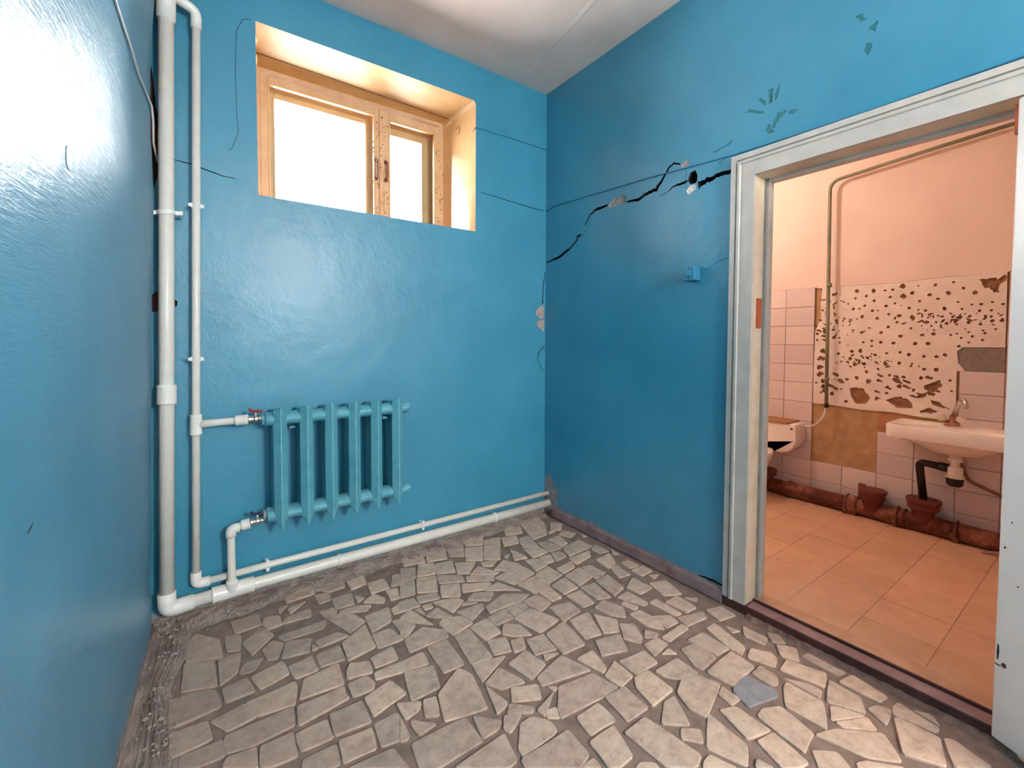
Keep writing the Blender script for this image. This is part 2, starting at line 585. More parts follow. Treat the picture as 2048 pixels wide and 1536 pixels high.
FILL = """-1605,-1982 -1489,-1920 -1531,-1832 -1630,-1876
-1952,-1744 -1822,-1668 -1891,-1564 -2038,-1646
-1584,-1775 -1469,-1688 -1525,-1616 -1637,-1697
-996,-2014 -961,-1886 -1093,-1830 -1135,-1966
-1035,-1841 -930,-1838 -943,-1735 -1058,-1758
-1721,-1885 -1647,-1791 -1738,-1696 -1834,-1815
-1185,-1973 -1110,-1836 -1226,-1797 -1287,-1909
-639,-2095 -527,-2099 -520,-2019 -640,-2006
-1449,-1563 -1351,-1492 -1398,-1406 -1526,-1482
-1267,-1714 -1154,-1620 -1236,-1554 -1356,-1639
-1811,-1417 -1645,-1332 -1710,-1216 -1883,-1288
-1890,-1196 -1769,-1174 -1775,-1084 -1907,-1104
-1422,-1919 -1309,-1880 -1327,-1773 -1459,-1824
-1691,-1587 -1545,-1546 -1549,-1424 -1699,-1441
-841,-1956 -763,-1854 -850,-1806 -920,-1886
-1999,-1464 -1899,-1399 -1946,-1321 -2025,-1384
-776,-2042 -667,-2001 -708,-1882 -813,-1933
-1918,-2051 -1755,-2005 -1762,-1910 -1949,-1945
-1488,-2098 -1364,-2092 -1381,-1960 -1511,-1971
-1983,-1295 -1891,-1212 -1933,-1129 -2024,-1211
-1279,-2095 -1196,-1986 -1306,-1912 -1364,-2013
-1994,-1925 -1844,-1850 -1883,-1752 -2033,-1819
-1157,-1778 -1056,-1717 -1107,-1614 -1207,-1676
-1809,-1636 -1704,-1568 -1772,-1512 -1868,-1570
-1534,-1384 -1455,-1318 -1515,-1253 -1585,-1318
-106,-1180 -64,-1056 -160,-1023 -191,-1135
-1485,-1805 -1393,-1788 -1395,-1705 -1505,-1722
-891,-2076 -818,-1997 -873,-1935 -972,-2000
-133,-963 -43,-961 -42,-892 -137,-891
-1932,-1568 -1796,-1497 -1871,-1403 -1980,-1488
-111,-309 -32,-232 -92,-170 -165,-260
-1690,-2064 -1620,-1963 -1692,-1924 -1757,-2035
-1307,-1587 -1245,-1522 -1300,-1477 -1349,-1537
-1964,-1088 -1886,-1074 -1894,-994 -1973,-1008
-1139,-2076 -1049,-2100 -1034,-2022 -1140,-2006
-131,-424 -60,-394 -100,-314 -166,-345
-156,-1395 -55,-1415 -46,-1337 -134,-1313
-1388,-1553 -1441,-1599 -1404,-1635 -1360,-1587
-647,-1959 -544,-1993 -540,-1938 -626,-1910
-1734,-1642 -1684,-1699 -1634,-1662 -1696,-1601
-128,-875 -56,-886 -56,-809 -119,-805
-140,-1704 -69,-1664 -111,-1603 -166,-1646
-1992,-2078 -1945,-2011 -1990,-1971 -2034,-2027
-1545,-2026 -1601,-1987 -1637,-2027 -1568,-2069
-977,-1728 -977,-1656 -1034,-1654 -1044,-1730
-125,-1198 -108,-1254 -70,-1239
-1560,-1606 -1487,-1611 -1477,-1571 -1549,-1562
-883,-1727 -917,-1785 -877,-1812
-1957,-1562 -1979,-1502 -2032,-1513 -2017,-1569
-1693,-1412 -1768,-1427 -1767,-1490
-761,-2045 -695,-2063 -685,-2017
-1601,-1236 -1633,-1182 -1674,-1196 -1639,-1256
-1300,-1795 -1245,-1776 -1271,-1718 -1318,-1741
-1004,-2068 -947,-2076 -948,-2038 -993,-2031
-73,-1629 -40,-1583 -65,-1548 -110,-1588
-1573,-1820 -1512,-1817 -1517,-1780 -1579,-1781
-1602,-202 -1685,-219 -1679,-271
-513,-2072 -456,-2099 -435,-2057
-1827,-1205 -1798,-1246 -1759,-1218
-1235,-2079 -1184,-2091 -1161,-2043 -1214,-2031
-1784,-2090 -1775,-2044 -1839,-2047
-1748,-1963 -1717,-1907 -1750,-1882
-2006,-1147 -1963,-1106 -2015,-1071
-1566,-1390 -1577,-1339 -1626,-1349 -1610,-1405
-1603,-1583 -1652,-1610 -1611,-1656 -1568,-1638
-1445,-1322 -1492,-1359 -1467,-1398 -1415,-1365
-41,-659 -81,-714 -48,-740
-1827,-2084 -1877,-2048 -1907,-2096
-1645,-1355 -1584,-1294 -1609,-1268
-1927,-1766 -1993,-1736 -2014,-1797
-968,-1640 -941,-1695 -912,-1681
-1414,-1645 -1419,-1686 -1372,-1697 -1366,-1647
-721,-1837 -745,-1793 -783,-1809
-44,-409 -66,-456 -34,-471
-1825,-1744 -1853,-1705 -1881,-1719 -1851,-1763
-1759,-1197 -1705,-1209 -1690,-1167 -1743,-1155
-1005,-1609 -1056,-1584 -1068,-1629 -1015,-1646
-166,-1422 -188,-1465 -143,-1482
-1357,-1436 -1349,-1483 -1291,-1464 -1306,-1425
-1953,-963 -2002,-925 -2030,-954
-482,-1411 -483,-1369 -539,-1373
-1834,-1262 -1842,-1207 -1880,-1211
-1817,-1642 -1805,-1692 -1767,-1680
-1688,-1907 -1634,-1883 -1643,-1851 -1701,-1873
-1486,-1639 -1447,-1663 -1431,-1623
-1273,-1470 -1239,-1513 -1214,-1483 -1242,-1451
-1676,-187 -1722,-197 -1719,-241
-88,-2088 -45,-2057 -73,-2012
-42,-1003 -96,-971 -110,-1017
-415,-1063 -397,-1131 -361,-1125 -379,-1050
-2034,-1757 -2003,-1723 -2035,-1681
-1413,-1371 -1367,-1424 -1330,-1395
-946,-675 -991,-629 -1027,-650
-143,-292 -187,-267 -214,-303
-558,-373 -608,-376 -610,-417"""
NEAR = """-1070,-2499 -925,-2354 -1001,-2244 -1187,-2423
-1284,-2776 -1154,-2679 -1251,-2546 -1403,-2646
-1614,-3236 -1505,-3102 -1606,-3005 -1717,-3137
-695,-2501 -568,-2416 -654,-2307 -762,-2394
-1898,-3332 -1762,-3281 -1802,-3136 -1955,-3202
-884,-3023 -734,-2856 -853,-2725 -1019,-2918
-1884,-2325 -1753,-2214 -1819,-2131 -1965,-2242
-425,-2387 -287,-2295 -376,-2172 -517,-2252
-215,-3307 -86,-3169 -218,-3068 -340,-3217
-458,-3063 -301,-2932 -379,-2858 -528,-2978
-665,-2713 -449,-2670 -480,-2542 -690,-2582
-446,-2852 -259,-2766 -332,-2664 -494,-2747
-551,-3268 -410,-3150 -495,-3076 -623,-3182
-949,-3270 -791,-3238 -828,-3137 -959,-3170
-1470,-2464 -1330,-2303 -1433,-2206 -1589,-2373
-419,-2555 -247,-2449 -333,-2337 -491,-2447
-1311,-2562 -1173,-2389 -1276,-2308 -1396,-2511
-1613,-2698 -1468,-2653 -1474,-2519 -1650,-2527
-1358,-3240 -1275,-3106 -1387,-3051 -1466,-3186
-1871,-2821 -1669,-2739 -1727,-2601 -1930,-2694
-1536,-2930 -1333,-2825 -1372,-2693 -1597,-2772
-1970,-2581 -1862,-2413 -1992,-2335 -2091,-2518
-1992,-3145 -1851,-3080 -1944,-2924 -2065,-3009
-1148,-2931 -959,-2840 -1017,-2751 -1183,-2832
-1747,-2537 -1596,-2402 -1653,-2291 -1860,-2434
-1162,-3122 -1012,-3039 -1081,-2929 -1206,-3021
-1641,-2236 -1500,-2211 -1514,-2071 -1670,-2080
-978,-2670 -864,-2546 -955,-2470 -1054,-2586
-697,-3097 -578,-2986 -681,-2906 -808,-2997
-266,-2727 -108,-2619 -207,-2523 -350,-2603
-887,-2346 -771,-2280 -846,-2166 -940,-2232
-650,-2913 -487,-2868 -507,-2761 -673,-2804
-1235,-2286 -1117,-2187 -1192,-2104 -1326,-2185
-222,-2489 -102,-2455 -137,-2339 -258,-2384
-1748,-2936 -1595,-2891 -1621,-2773 -1776,-2801
-796,-2698 -691,-2627 -752,-2533 -873,-2600
-1067,-3233 -874,-3097 -916,-3015 -1094,-3124
-217,-2847 -111,-2836 -108,-2738 -226,-2753
-1197,-3300 -1116,-3203 -1157,-3134 -1275,-3218
-1456,-3071 -1344,-3012 -1378,-2887 -1510,-2957
-727,-2262 -562,-2263 -558,-2119 -744,-2118
-2047,-2916 -1930,-2874 -1946,-2785 -2072,-2818
-834,-2548 -733,-2475 -790,-2390 -887,-2449
-852,-3344 -689,-3334 -696,-3254 -858,-3269
-244,-2988 -96,-3025 -84,-2879 -231,-2859
-1188,-2617 -1093,-2526 -1137,-2479 -1227,-2551
-1066,-2211 -995,-2153 -1041,-2108 -1114,-2148
-1085,-3347 -1006,-3326 -1014,-3231 -1112,-3267
-850,-3113 -774,-3046 -824,-2985 -887,-3049
-1984,-2218 -1903,-2164 -1975,-2078 -2047,-2142
-453,-3335 -344,-3235 -389,-3169 -495,-3268
-1857,-2924 -1795,-2952 -1771,-2883 -1846,-2859
-1925,-3291 -2020,-3280 -2020,-3339 -1932,-3350
-1081,-2695 -1160,-2721 -1138,-2785 -1041,-2754
-1719,-3092 -1806,-3060 -1824,-3118 -1740,-3142
-683,-3202 -630,-3145 -672,-3091 -731,-3158
-1195,-2778 -1286,-2787 -1276,-2847 -1199,-2852
-2038,-2308 -2001,-2212 -2048,-2191 -2082,-2280
-470,-2204 -393,-2172 -411,-2098 -493,-2132
-553,-2448 -635,-2468 -627,-2523 -542,-2505
-274,-3103 -341,-3048 -377,-3093 -301,-3151
-1469,-2505 -1448,-2572 -1395,-2564 -1416,-2476
-2001,-2683 -2085,-2692 -2080,-2777 -1988,-2759
-208,-2259 -248,-2169 -319,-2202 -276,-2291
-1553,-3314 -1463,-3312 -1473,-3238 -1547,-3245
-1853,-2382 -1773,-2364 -1783,-2306 -1874,-2332
-1282,-2941 -1210,-2943 -1204,-2889 -1272,-2893
-758,-2099 -812,-2039 -860,-2086 -796,-2137
-1937,-2560 -1918,-2620 -1863,-2602 -1880,-2542
-1785,-2604 -1760,-2556 -1807,-2529 -1841,-2575
-938,-2167 -988,-2168 -981,-2230
-656,-3311 -634,-3270 -688,-3249
-1149,-2689 -1097,-2657 -1109,-2617
-2086,-3087 -2096,-3162 -2044,-3177 -2024,-3103
-1837,-2973 -1814,-3026 -1763,-2999
-310,-3041 -266,-3065 -244,-3035 -297,-3005
-419,-3104 -347,-3046 -373,-3018 -445,-3075
-1720,-2991 -1649,-3032 -1606,-2991 -1685,-2944
-2054,-2646 -1975,-2646 -1981,-2587
-946,-2693 -885,-2680 -904,-2628
-1267,-3131 -1193,-3130 -1193,-3087
-103,-2258 -138,-2218 -191,-2267
-1137,-2258 -1105,-2315 -1051,-2285 -1093,-2219
-1625,-2720 -1639,-2651 -1682,-2660 -1666,-2728
-786,-2724 -711,-2710 -719,-2659
-367,-2646 -394,-2578 -447,-2597 -426,-2669
-557,-2364 -519,-2421 -482,-2400 -514,-2337
-1262,-3014 -1304,-2984 -1336,-3029 -1297,-3060
-1764,-1873 -1823,-1849 -1837,-1895
-1286,-3263 -1267,-3319 -1219,-3300
-1658,-3321 -1619,-3262 -1661,-3236 -1691,-3284"""
GREY = """-492,-1634 -511,-1698 -382,-1734 -359,-1719 -376,-1620 -458,-1615"""

# ------------------------------------------------------------------ wall paints
def cem_low(axis_lo, hi, amp=.12):
    def fn(t):
        n = t.noise(6, 5, .6)
        zz = t.math('ADD', t.axis(2), t.math('MULTIPLY', t.math('SUBTRACT', n, .5), -amp))
        return t.step(zz, hi, axis_lo)
    return fn
def cem_corner(t):
    # repair mortar around the pipes where they enter the wall by the corner
    n = t.math('MULTIPLY', t.math('SUBTRACT', t.noise(14, 4), .5), .09)
    dz = t.math('DIVIDE', t.math('SUBTRACT', t.axis(2), .10), .18)
    dy = t.math('DIVIDE', t.math('ADD', t.axis(1), .055), .085)
    d = t.math('SQRT', t.math('ADD', t.math('MULTIPLY', dz, dz), t.math('MULTIPLY', dy, dy)))
    return t.step(t.math('ADD', d, t.math('MULTIPLY', n, 6)), 1.08, .92)
def cem_right_low(t):
    n = t.noise(7, 5, .65)
    zz = t.math('ADD', t.axis(2), t.math('MULTIPLY', t.math('SUBTRACT', n, .5), -.09))
    return t.step(zz, .085, .06)

M_BACK = paint_blue('blue_paint_back', None, [cem_low(.03, .055, .08)], .46, .3, .28, .35)
M_RIGHT = paint_blue('blue_paint_right', None, [cem_right_low, cem_corner], .42, .3, .17)
M_LEFT = paint_blue('blue_paint_left', ((2.2, 1.0, 9.0), (0.75, 0, 0)), [cem_low(.02, .06, .1)], .42, .30, .045, .4, ((.075, .258, .392, 1), (.112, .318, .460, 1)), .15)
M_CAVITY = mottled('dirty_cavity', rgb(30, 62, 88), rgb(78, 40, 46), 5, .85, .8, 30, .02, lo=.42, hi=.62)
M_CREAM = mottled('cream_paint', rgb(204, 164, 114), rgb(216, 180, 132), 8, .5, .25, 45, .003, spec=.3)
M_REVEAL = mottled('cream_gloss_paint', rgb(218, 176, 128), rgb(228, 190, 144), 8, .10, .12, 30, .002)
M_CEIL = None
def ceiling_mat():
    t = NT('whitewash_ceiling')
    c = t.ramp(t.noise(3, 5, .6), [(.3, rgb(216, 197, 187)), (.7, rgb(228, 209, 199))])
    h = t.math('ADD', t.noise(70, 4, .6), t.math('MULTIPLY', t.noise(6, 3), 1.2))
    return t.done(c, .85, t.bump(h, .35, .006), .2)
M_CEIL = ceiling_mat()
M_MORTAR = mottled('floor_mortar', rgb(116, 96, 86), rgb(146, 124, 112), 18, .9, .8, 130, .004)
M_RUBBLE = mottled('rough_concrete', rgb(132, 114, 108), rgb(178, 160, 152), 9, .95, .9, 70, .008)
M_DARK = mottled('crack_dark', rgb(18, 15, 15), rgb(42, 34, 32), 40, .95, .5, 90, .004)
M_PLASTER = mottled('bare_plaster', rgb(140, 132, 128), rgb(176, 166, 158), 40, .95, .7, 150, .003)
M_WHITEPL = mottled('white_plaster', rgb(205, 200, 194), rgb(228, 222, 214), 40, .9, .6, 120, .003)
M_GREEN = mottled('old_green_paint', rgb(30, 104, 116), rgb(44, 118, 122), 30, .6, .5, 120, .002)
M_TRIMW = mottled('grey_white_gloss', rgb(180, 174, 166), rgb(196, 189, 180), 14, .34, .3, 55, .003)
M_DOORW = mottled('white_gloss_door', rgb(238, 224, 214), rgb(244, 231, 222), 7, .32, .3, 40, .003)
M_JAMB = mottled('worn_jamb', rgb(196, 178, 152), rgb(222, 208, 184), 9, .5, .4, 60, .003)
M_REDBR = mottled('oxblood_paint', rgb(58, 28, 27), rgb(92, 52, 48), 16, .5, .5, 60, .004)
M_MAUVE = mottled('worn_mauve_paint', rgb(138, 104, 104), rgb(164, 132, 128), 16, .6, .5, 60, .003)
M_BASE = mottled('worn_brown_baseboard', rgb(112, 88, 88), rgb(142, 118, 116), 12, .7, .5, 60, .004)

HC = 2.92
YR = -5.2
# ------------------------------------------------------------------ floor
floor = tag(MB().box(-2.36, 0.0, YR, 0.06, -.12, 0.0).build('floor', M_MORTAR), 'pale broken stone tile floor set in grey mortar', kind='structure')

# ceiling with the raised seam between two slabs
ceiling = tag(MB().box(-2.4, 2.0, YR, 0.7, HC, HC + .1).build('ceiling', M_CEIL), 'rough whitewashed ceiling', kind='structure')
seam = []
rnd = random.Random(3)
SN = 40
for i in range(SN + 1):
    t = i / SN
    y = YR + .02 + (0 - YR - .02) * t
    x = -.235 - .145 * (-y) + .006 * rnd.uniform(-1, 1)
    w = .016 + .008 * rnd.random()
    seam.append((x - w, y, HC + .001)); seam.append((x + .004 * rnd.uniform(-1, 1), y, HC - .004 - .004 * rnd.random())); seam.append((x + w, y, HC + .001))
obj('slab_seam', seam, [[3 * i + k, 3 * i + k + 1, 3 * i + k + 4, 3 * i + k + 3] for i in range(SN) for k in (0, 1)], M_CEIL, ceiling, True)

# ------------------------------------------------------------------ back wall with the window opening
WX0, WX1, WZ0, WZ1 = -1.75, -.5686, 1.905, 2.703
tb = lambda u, v, d: (u, d, v)
back_holes = [[(WX0, WZ0), (WX1, WZ0 - .002), (WX1 + .003, WZ1 - .02), (WX1 - .012, WZ1), (WX0, WZ1)]]
chips_b = [[(-.0312, 1.4692), (-.06, 1.455), (-.0925, 1.4197), (-.078, 1.395), (-.0578, 1.3764), (-.0153, 1.3714), (-.0098, 1.4525)],
           [(-.0547, 1.3673), (-.0831, 1.3476), (-.072, 1.325), (-.0573, 1.3094), (-.035, 1.298), (-.0146, 1.2805), (-.0091, 1.3672)]]
cr_b = [ribbon([(-.006, 1.70, .004), (-.0216, 1.6052, .007), (-.0268, 1.4812, .008)], seed=5),
        ribbon([(-.0077, 1.189, .004), (-.0636, 1.1326, .006), (-.0694, 1.0974, .004), (-.0326, 1.0252, .004), (-.006, 1.0, .002)], seed=6),
        ribbon([(-.53, 2.152, .003), (-.35, 2.14, .004), (-.18, 2.128, .0045), (-.02, 2.122, .004)], .3, 6, seed=7),
        ribbon([(-1.766, 2.704, .0015), (-1.80, 2.69, .002), (-1.826, 2.63, .002), (-1.834, 2.45, .0018), (-1.83, 2.24, .002), (-1.825, 2.175, .002), (-1.85, 2.10, .0018), (-1.866, 2.083, .0015)], .3, 5, seed=9),
        ribbon([(-2.08, 1.998, .003), (-2.0, 1.99, .005), (-1.9, 1.965, .004), (-1.84, 1.962, .003)], .3, 5, seed=8)]
BRK = [[(-2.20, 1.80), (-2.14, 1.84), (-2.115, 1.93), (-2.095, 2.02), (-2.10, 2.12), (-2.12, 2.2), (-2.13, 2.34), (-2.145, 2.47), (-2.20, 2.50)],
       [(-2.15, 1.34), (-2.10, 1.35), (-2.066, 1.37), (-2.064, 1.39), (-2.09, 1.41), (-2.13, 1.43), (-2.155, 1.41)]]
wall_back = sheet('wall_back', [(-2.31, 0), (0, 0), (0, HC), (-2.31, HC)], back_holes + chips_b + cr_b + BRK, tb, M_BACK)
tag(wall_back, 'glossy blue painted wall with the high recessed window', kind='structure')
M_BRICK = mottled('dark_red_brick', rgb(72, 36, 36), rgb(112, 64, 58), 20, .95, .8, 60, .006)
for c in BRK:
    pit('bare_brick', c, .03, tb, M_BRICK, wall_back, .6, .05)
for c in chips_b:
    pit('plaster_chip', c, .006, tb, M_PLASTER, wall_back, .4, .12)
for c in cr_b:
    pit('crack', c, .015, tb, M_DARK, wall_back, .3, 0)
# reveals of the recess, slightly splayed
RD = .385
IX0, IX1, IZ0, IZ1 = -1.712, -.606, 1.885, 2.697
o_ = [(WX0, 0, WZ0), (WX1, 0, WZ0 - .002), (WX1 + .003, 0, WZ1 - .02), (WX1 - .012, 0, WZ1), (WX0, 0, WZ1)]
i_ = [(IX0, RD, IZ0), (IX1, RD, IZ0), (IX1, RD, IZ1 - .02), (IX1 - .01, RD, IZ1), (IX0, RD, IZ1)]
for nm, idx in (('sill', (0, 1)), ('side_reveal', (1, 2)), ('soffit_edge', (2, 3)), ('soffit', (3, 4)), ('side_reveal', (4, 0))):
    a, b = idx
    N = 8
    vv = []
    for k in range(N + 1):
        t = k / N
        wob = .0025 * math.sin(k * 1.9 + a) if 0 < k < N else 0
        for j in (a, b):
            p = Vector(o_[j]).lerp(Vector(i_[j]), t)
            vv.append(p + Vector((0, 0, wob)))
    obj(nm, vv, [[2 * k, 2 * k + 1, 2 * k + 3, 2 * k + 2] for k in range(N)], M_REVEAL if nm == 'side_reveal' else M_CREAM, wall_back, True)
# thick wall around the window outside
m = MB()
m.box(-2.31, IX0, RD, .62, 1.2, HC); m.box(IX1, 0.12, RD, .62, 1.2, HC)
m.box(IX0, IX1, RD, .62, 1.2, IZ0); m.box(IX0, IX1, RD, .62, IZ1, HC)
m.build('outer_masonry', M_WHITEPL, wall_back)

# ------------------------------------------------------------------ right wall with doorway, crack and chips
tr = lambda u, v, d: (d, u, v)
M1 = [(-0.0129, 1.7655, 0.0078), (-0.1362, 1.7798, 0.0176), (-0.1908, 1.8026, 0.0173), (-0.2513, 1.8236, 0.0121), (-0.3094, 1.8687, 0.012), (-0.3235, 1.8909, 0.0167), (-0.3546, 1.8969, 0.0071)]
M2 = [(-0.3832, 1.9478, 0.0059), (-0.4327, 2.0045, 0.0103), (-0.4852, 2.0208, 0.0169), (-0.5362, 2.0208, 0.0145), (-0.5705, 2.027, 0.0142)]
M3 = [(-0.7152, 2.0085, 0.0108), (-0.7912, 2.0024, 0.0154), (-0.8536, 2.0175, 0.0181), (-0.9135, 2.0261, 0.0197), (-0.9514, 2.0681, 0.0126), (-0.9882, 2.1129, 0.0115), (-1.0155, 2.128, 0.0104), (-1.056, 2.112, 0.0074)]
M4 = [(-0.9357, 1.9836, 0.0019), (-0.9812, 1.9918, 0.0038), (-1.0177, 2.0135, 0.0085), (-1.0537, 2.0113, 0.0121), (-1.0965, 2.0161, 0.0138)]
M5 = [(-1.1545, 1.9745, 0.0288), (-1.1891, 1.988, 0.025), (-1.2362, 1.9926, 0.0198), (-1.2815, 2.0007, 0.0198), (-1.327, 1.9993, 0.0218)]
CHIP_A = [(-.5735, 2.0183), (-.5916, 2.0321), (-.6214, 2.0517), (-.6854, 2.0574), (-.7083, 2.0427), (-.7122, 2.0119), (-.6573, 2.0096), (-.6041, 2.0045)]
HOLE_B = [(-1.0998, 2.0151), (-1.1021, 2.0282), (-1.1119, 2.0518), (-1.1387, 2.0573), (-1.1508, 2.0281), (-1.1497, 2.003), (-1.1441, 1.9945), (-1.113, 1.9946)]
CHIP_C = [(-1.0912, 1.9701), (-1.1131, 1.9903), (-1.1417, 1.9878), (-1.1447, 1.9632), (-1.1029, 1.9479)]
FLAP = [(-1.0607, 2.1049), (-1.078, 2.1148), (-1.1062, 2.1249), (-1.1043, 2.0921), (-1.0656, 2.0812)]
FINE = [[(-.3235, 1.875, .002), (-.36, 1.878, .003), (-.40, 1.93, .002), (-.43, 1.97, .002)],
        [(-1.2, 1.56, .0015), (-1.27, 1.60, .002), (-1.32, 1.61, .0015)],
        [(-1.09, 2.075, .0015), (-1.085, 2.03, .002), (-1.088, 1.98, .0015)]]
GREENS = [[(-1.4273, 2.2702), (-1.4463, 2.268), (-1.470, 2.2285), (-1.4584, 2.23)],
          [(-1.4725, 2.2928), (-1.4938, 2.2863), (-1.4879, 2.2319), (-1.4745, 2.2308)],
          [(-1.4975, 2.2626), (-1.5186, 2.2899), (-1.5158, 2.2615), (-1.4996, 2.2318)],
          [(-1.3733, 2.2343), (-1.3969, 2.2426), (-1.4589, 2.2069), (-1.4539, 2.1975)],
          [(-1.5004, 2.1561), (-1.5141, 2.1804), (-1.5493, 2.1733), (-1.544, 2.1645), (-1.5218, 2.155), (-1.5033, 2.1182), (-1.4902, 2.13)],
          [(-1.5529, 2.1645), (-1.5901, 2.1636), (-1.5704, 2.1464)],
          [(-1.4645, 2.1246), (-1.4751, 2.1471), (-1.5016, 2.103), (-1.4798, 2.1036)],
          [(-1.5163, 2.1483), (-1.5468, 2.1317), (-1.5492, 2.1205), (-1.5237, 2.1334)],
          [(-1.8024, 2.2825), (-1.8121, 2.3038), (-1.827, 2.2871), (-1.8134, 2.2556)],
          [(-1.8108, 2.3519), (-1.8392, 2.3673), (-1.836, 2.3257)],
          [(-1.7749, 2.4184), (-1.79, 2.4167), (-1.8099, 2.3876), (-1.7907, 2.388)],
          [(-1.2197, 2.1123), (-1.2863, 2.123), (-1.3224, 2.1417), (-1.3156, 2.1218), (-1.2454, 2.1037)],
          [(-1.2578, 2.0565), (-1.3022, 2.0704), (-1.2693, 2.0457)]]
def roughen(poly, amp, sub, seed):
    r = random.Random(seed); out = []
    for a, b in zip(poly, poly[1:] + poly[:1]):
        for k in range(sub):
            t = k / sub
            out.append((a[0] + (b[0] - a[0]) * t + r.uniform(-amp, amp) * (k > 0), a[1] + (b[1] - a[1]) * t + r.uniform(-amp, amp) * (k > 0)))
    return out
GREENS = [roughen(g, .004, 4, i) for i, g in enumerate(GREENS)]
CRACKS_R = [ribbon([(-1.19, .072, .003), (-1.255, .078, .012), (-1.30, .077, .009), (-1.325, .080, .006)], .3, 3, 16), ribbon(M1, .3, 4, 11), ribbon(M2, .3, 4, 12), ribbon(M3, .25, 4, 13), ribbon(M4, .25, 4, 14), ribbon(M5, .2, 4, 15)]
FINE_R = [ribbon(f, .3, 3, 20 + i) for i, f in enumerate(FINE)]
DY0, DY1, DZ = -1.432, -2.215, 1.945
outer_r = [(0, 0), (DY0, 0), (DY0, DZ), (DY1, DZ), (DY1, 0), (YR, 0), (YR, HC), (0, HC)]
wall_right = sheet('wall_right', outer_r, CRACKS_R + FINE_R + [CHIP_A, HOLE_B, CHIP_C, FLAP] + GREENS, tr, M_RIGHT)
tag(wall_right, 'cracked glossy blue wall with the open doorway', kind='structure')
for c in CRACKS_R:
    pit('crack', c, .045, tr, M_DARK, wall_right, .3, 0)
for c in FINE_R:
    pit('hairline_crack', c, .003, tr, M_GREEN, wall_right)
pit('plaster_chip', CHIP_A, .012, tr, M_PLASTER, wall_right, .6, .2)
pit('plaster_hole', HOLE_B, .05, tr, M_DARK, wall_right, .3, .1)
pit('plaster_chip', CHIP_C, .008, tr, M_WHITEPL, wall_right, .8, .25)
pit('plaster_chip', FLAP, .006, tr, M_PLASTER, wall_right, .6, .1)
for g in GREENS:
    pit('paint_chip', g, .0012, tr, M_GREEN, wall_right)

# ------------------------------------------------------------------ left wall, a little out of true, ending short of the corner
LEAN = [(0, -2.172), (.78, -2.158), (1.38, -2.142), (1.74, -2.126), (2.17, -2.132), (2.45, -2.118), (HC, -2.10)]
def lerp_tab(tab, z):
    for (a, va), (b, vb) in zip(tab, tab[1:]):
        if z <= b: return va + (vb - va) * (z - a) / (b - a)
    return tab[-1][1]
def left_x(y, z):
    k = max(0.0, 1 + (y + .13) / 1.7)
    return -2.172 + (lerp_tab(LEAN, z) + 2.172) * k + .05 * (y + .13) + .0012 * math.sin(7 * y + 3 * z) + .0008 * math.sin(13 * z - 5 * y)
rnd = random.Random(9)
NY, NZ = 44, 58
edge = [-.125 + .012 * math.sin(z * .9) + .008 * rnd.uniform(-1, 1) for z in range(NZ + 1)]
lv = []
for j in range(NZ + 1):
    z = HC * j / NZ
    for i in range(NY + 1):
        t = i / NY
        y = edge[j] + (YR - edge[j]) * t ** 1.4
        lv.append((left_x(y, z), y, z))
lf = [[j * (NY + 1) + i, j * (NY + 1) + i + 1, (j + 1) * (NY + 1) + i + 1, (j + 1) * (NY + 1) + i] for j in range(NZ) for i in range(NY)]
wall_left = tag(obj('wall_left', lv, lf, M_LEFT, None, True), 'glossy blue brush-painted wall with a bright sheen', kind='structure')
ev = []
for j in range(NZ + 1):
    z = HC * j / NZ
    x = left_x(edge[j], z)
    ev += [(x, edge[j], z), (x - .02 + .008 * rnd.uniform(-1, 1), edge[j] + .015 * rnd.uniform(-1, 1), z), (-2.31, edge[j] + .01, z)]
obj('broken_edge', ev, [[3 * j + k, 3 * j + k + 1, 3 * j + k + 4, 3 * j + k + 3] for j in range(NZ) for k in (0, 1)], M_CAVITY, wall_left)
obj('pipe_chase', [(-2.305, -.16, 0), (-2.305, .0, 0), (-2.305, .0, HC), (-2.305, -.16, HC)], [[0, 1, 2, 3]], M_CAVITY, wall_left)
# lifted paint and scratches on the left wall
rnd = random.Random(31)
def flake(cy, cz, ry, rz, mat, n=7, lift=.0012, tilt=0.0):
    vv = [(left_x(cy, cz) + lift * 1.6, cy, cz)]
    for k in range(n):
        a = 2 * PI * k / n
        u, v = ry * math.cos(a) * rnd.uniform(.7, 1.15), rz * math.sin(a) * rnd.uniform(.7, 1.15)
        y, z = cy + u * math.cos(tilt) - v * math.sin(tilt), cz + u * math.sin(tilt) + v * math.cos(tilt)
        vv.append((left_x(y, z) + lift, y, z))
    obj('paint_flake', vv, [[0, 1 + k, 1 + (k + 1) % n] for k in range(n)], mat, wall_left)
flake(-1.108, 1.606, .026, .034, mottled('lifted_paint', (.10, .28, .42, 1), (.16, .32, .46, 1), 20, .4))
flake(-1.335, .907, .016, .0022, M_DARK, tilt=.5)
flake(-1.42, 1.75, .006, .010, M_DARK)

# wall behind the camera
wall_front = tag(MB().box(-2.4, 0.0, YR - .1, YR, 0, HC).build('wall_front', paint_blue('blue_paint_rear', None, None, .4, .3)), 'blue painted wall opposite the window', kind='structure')

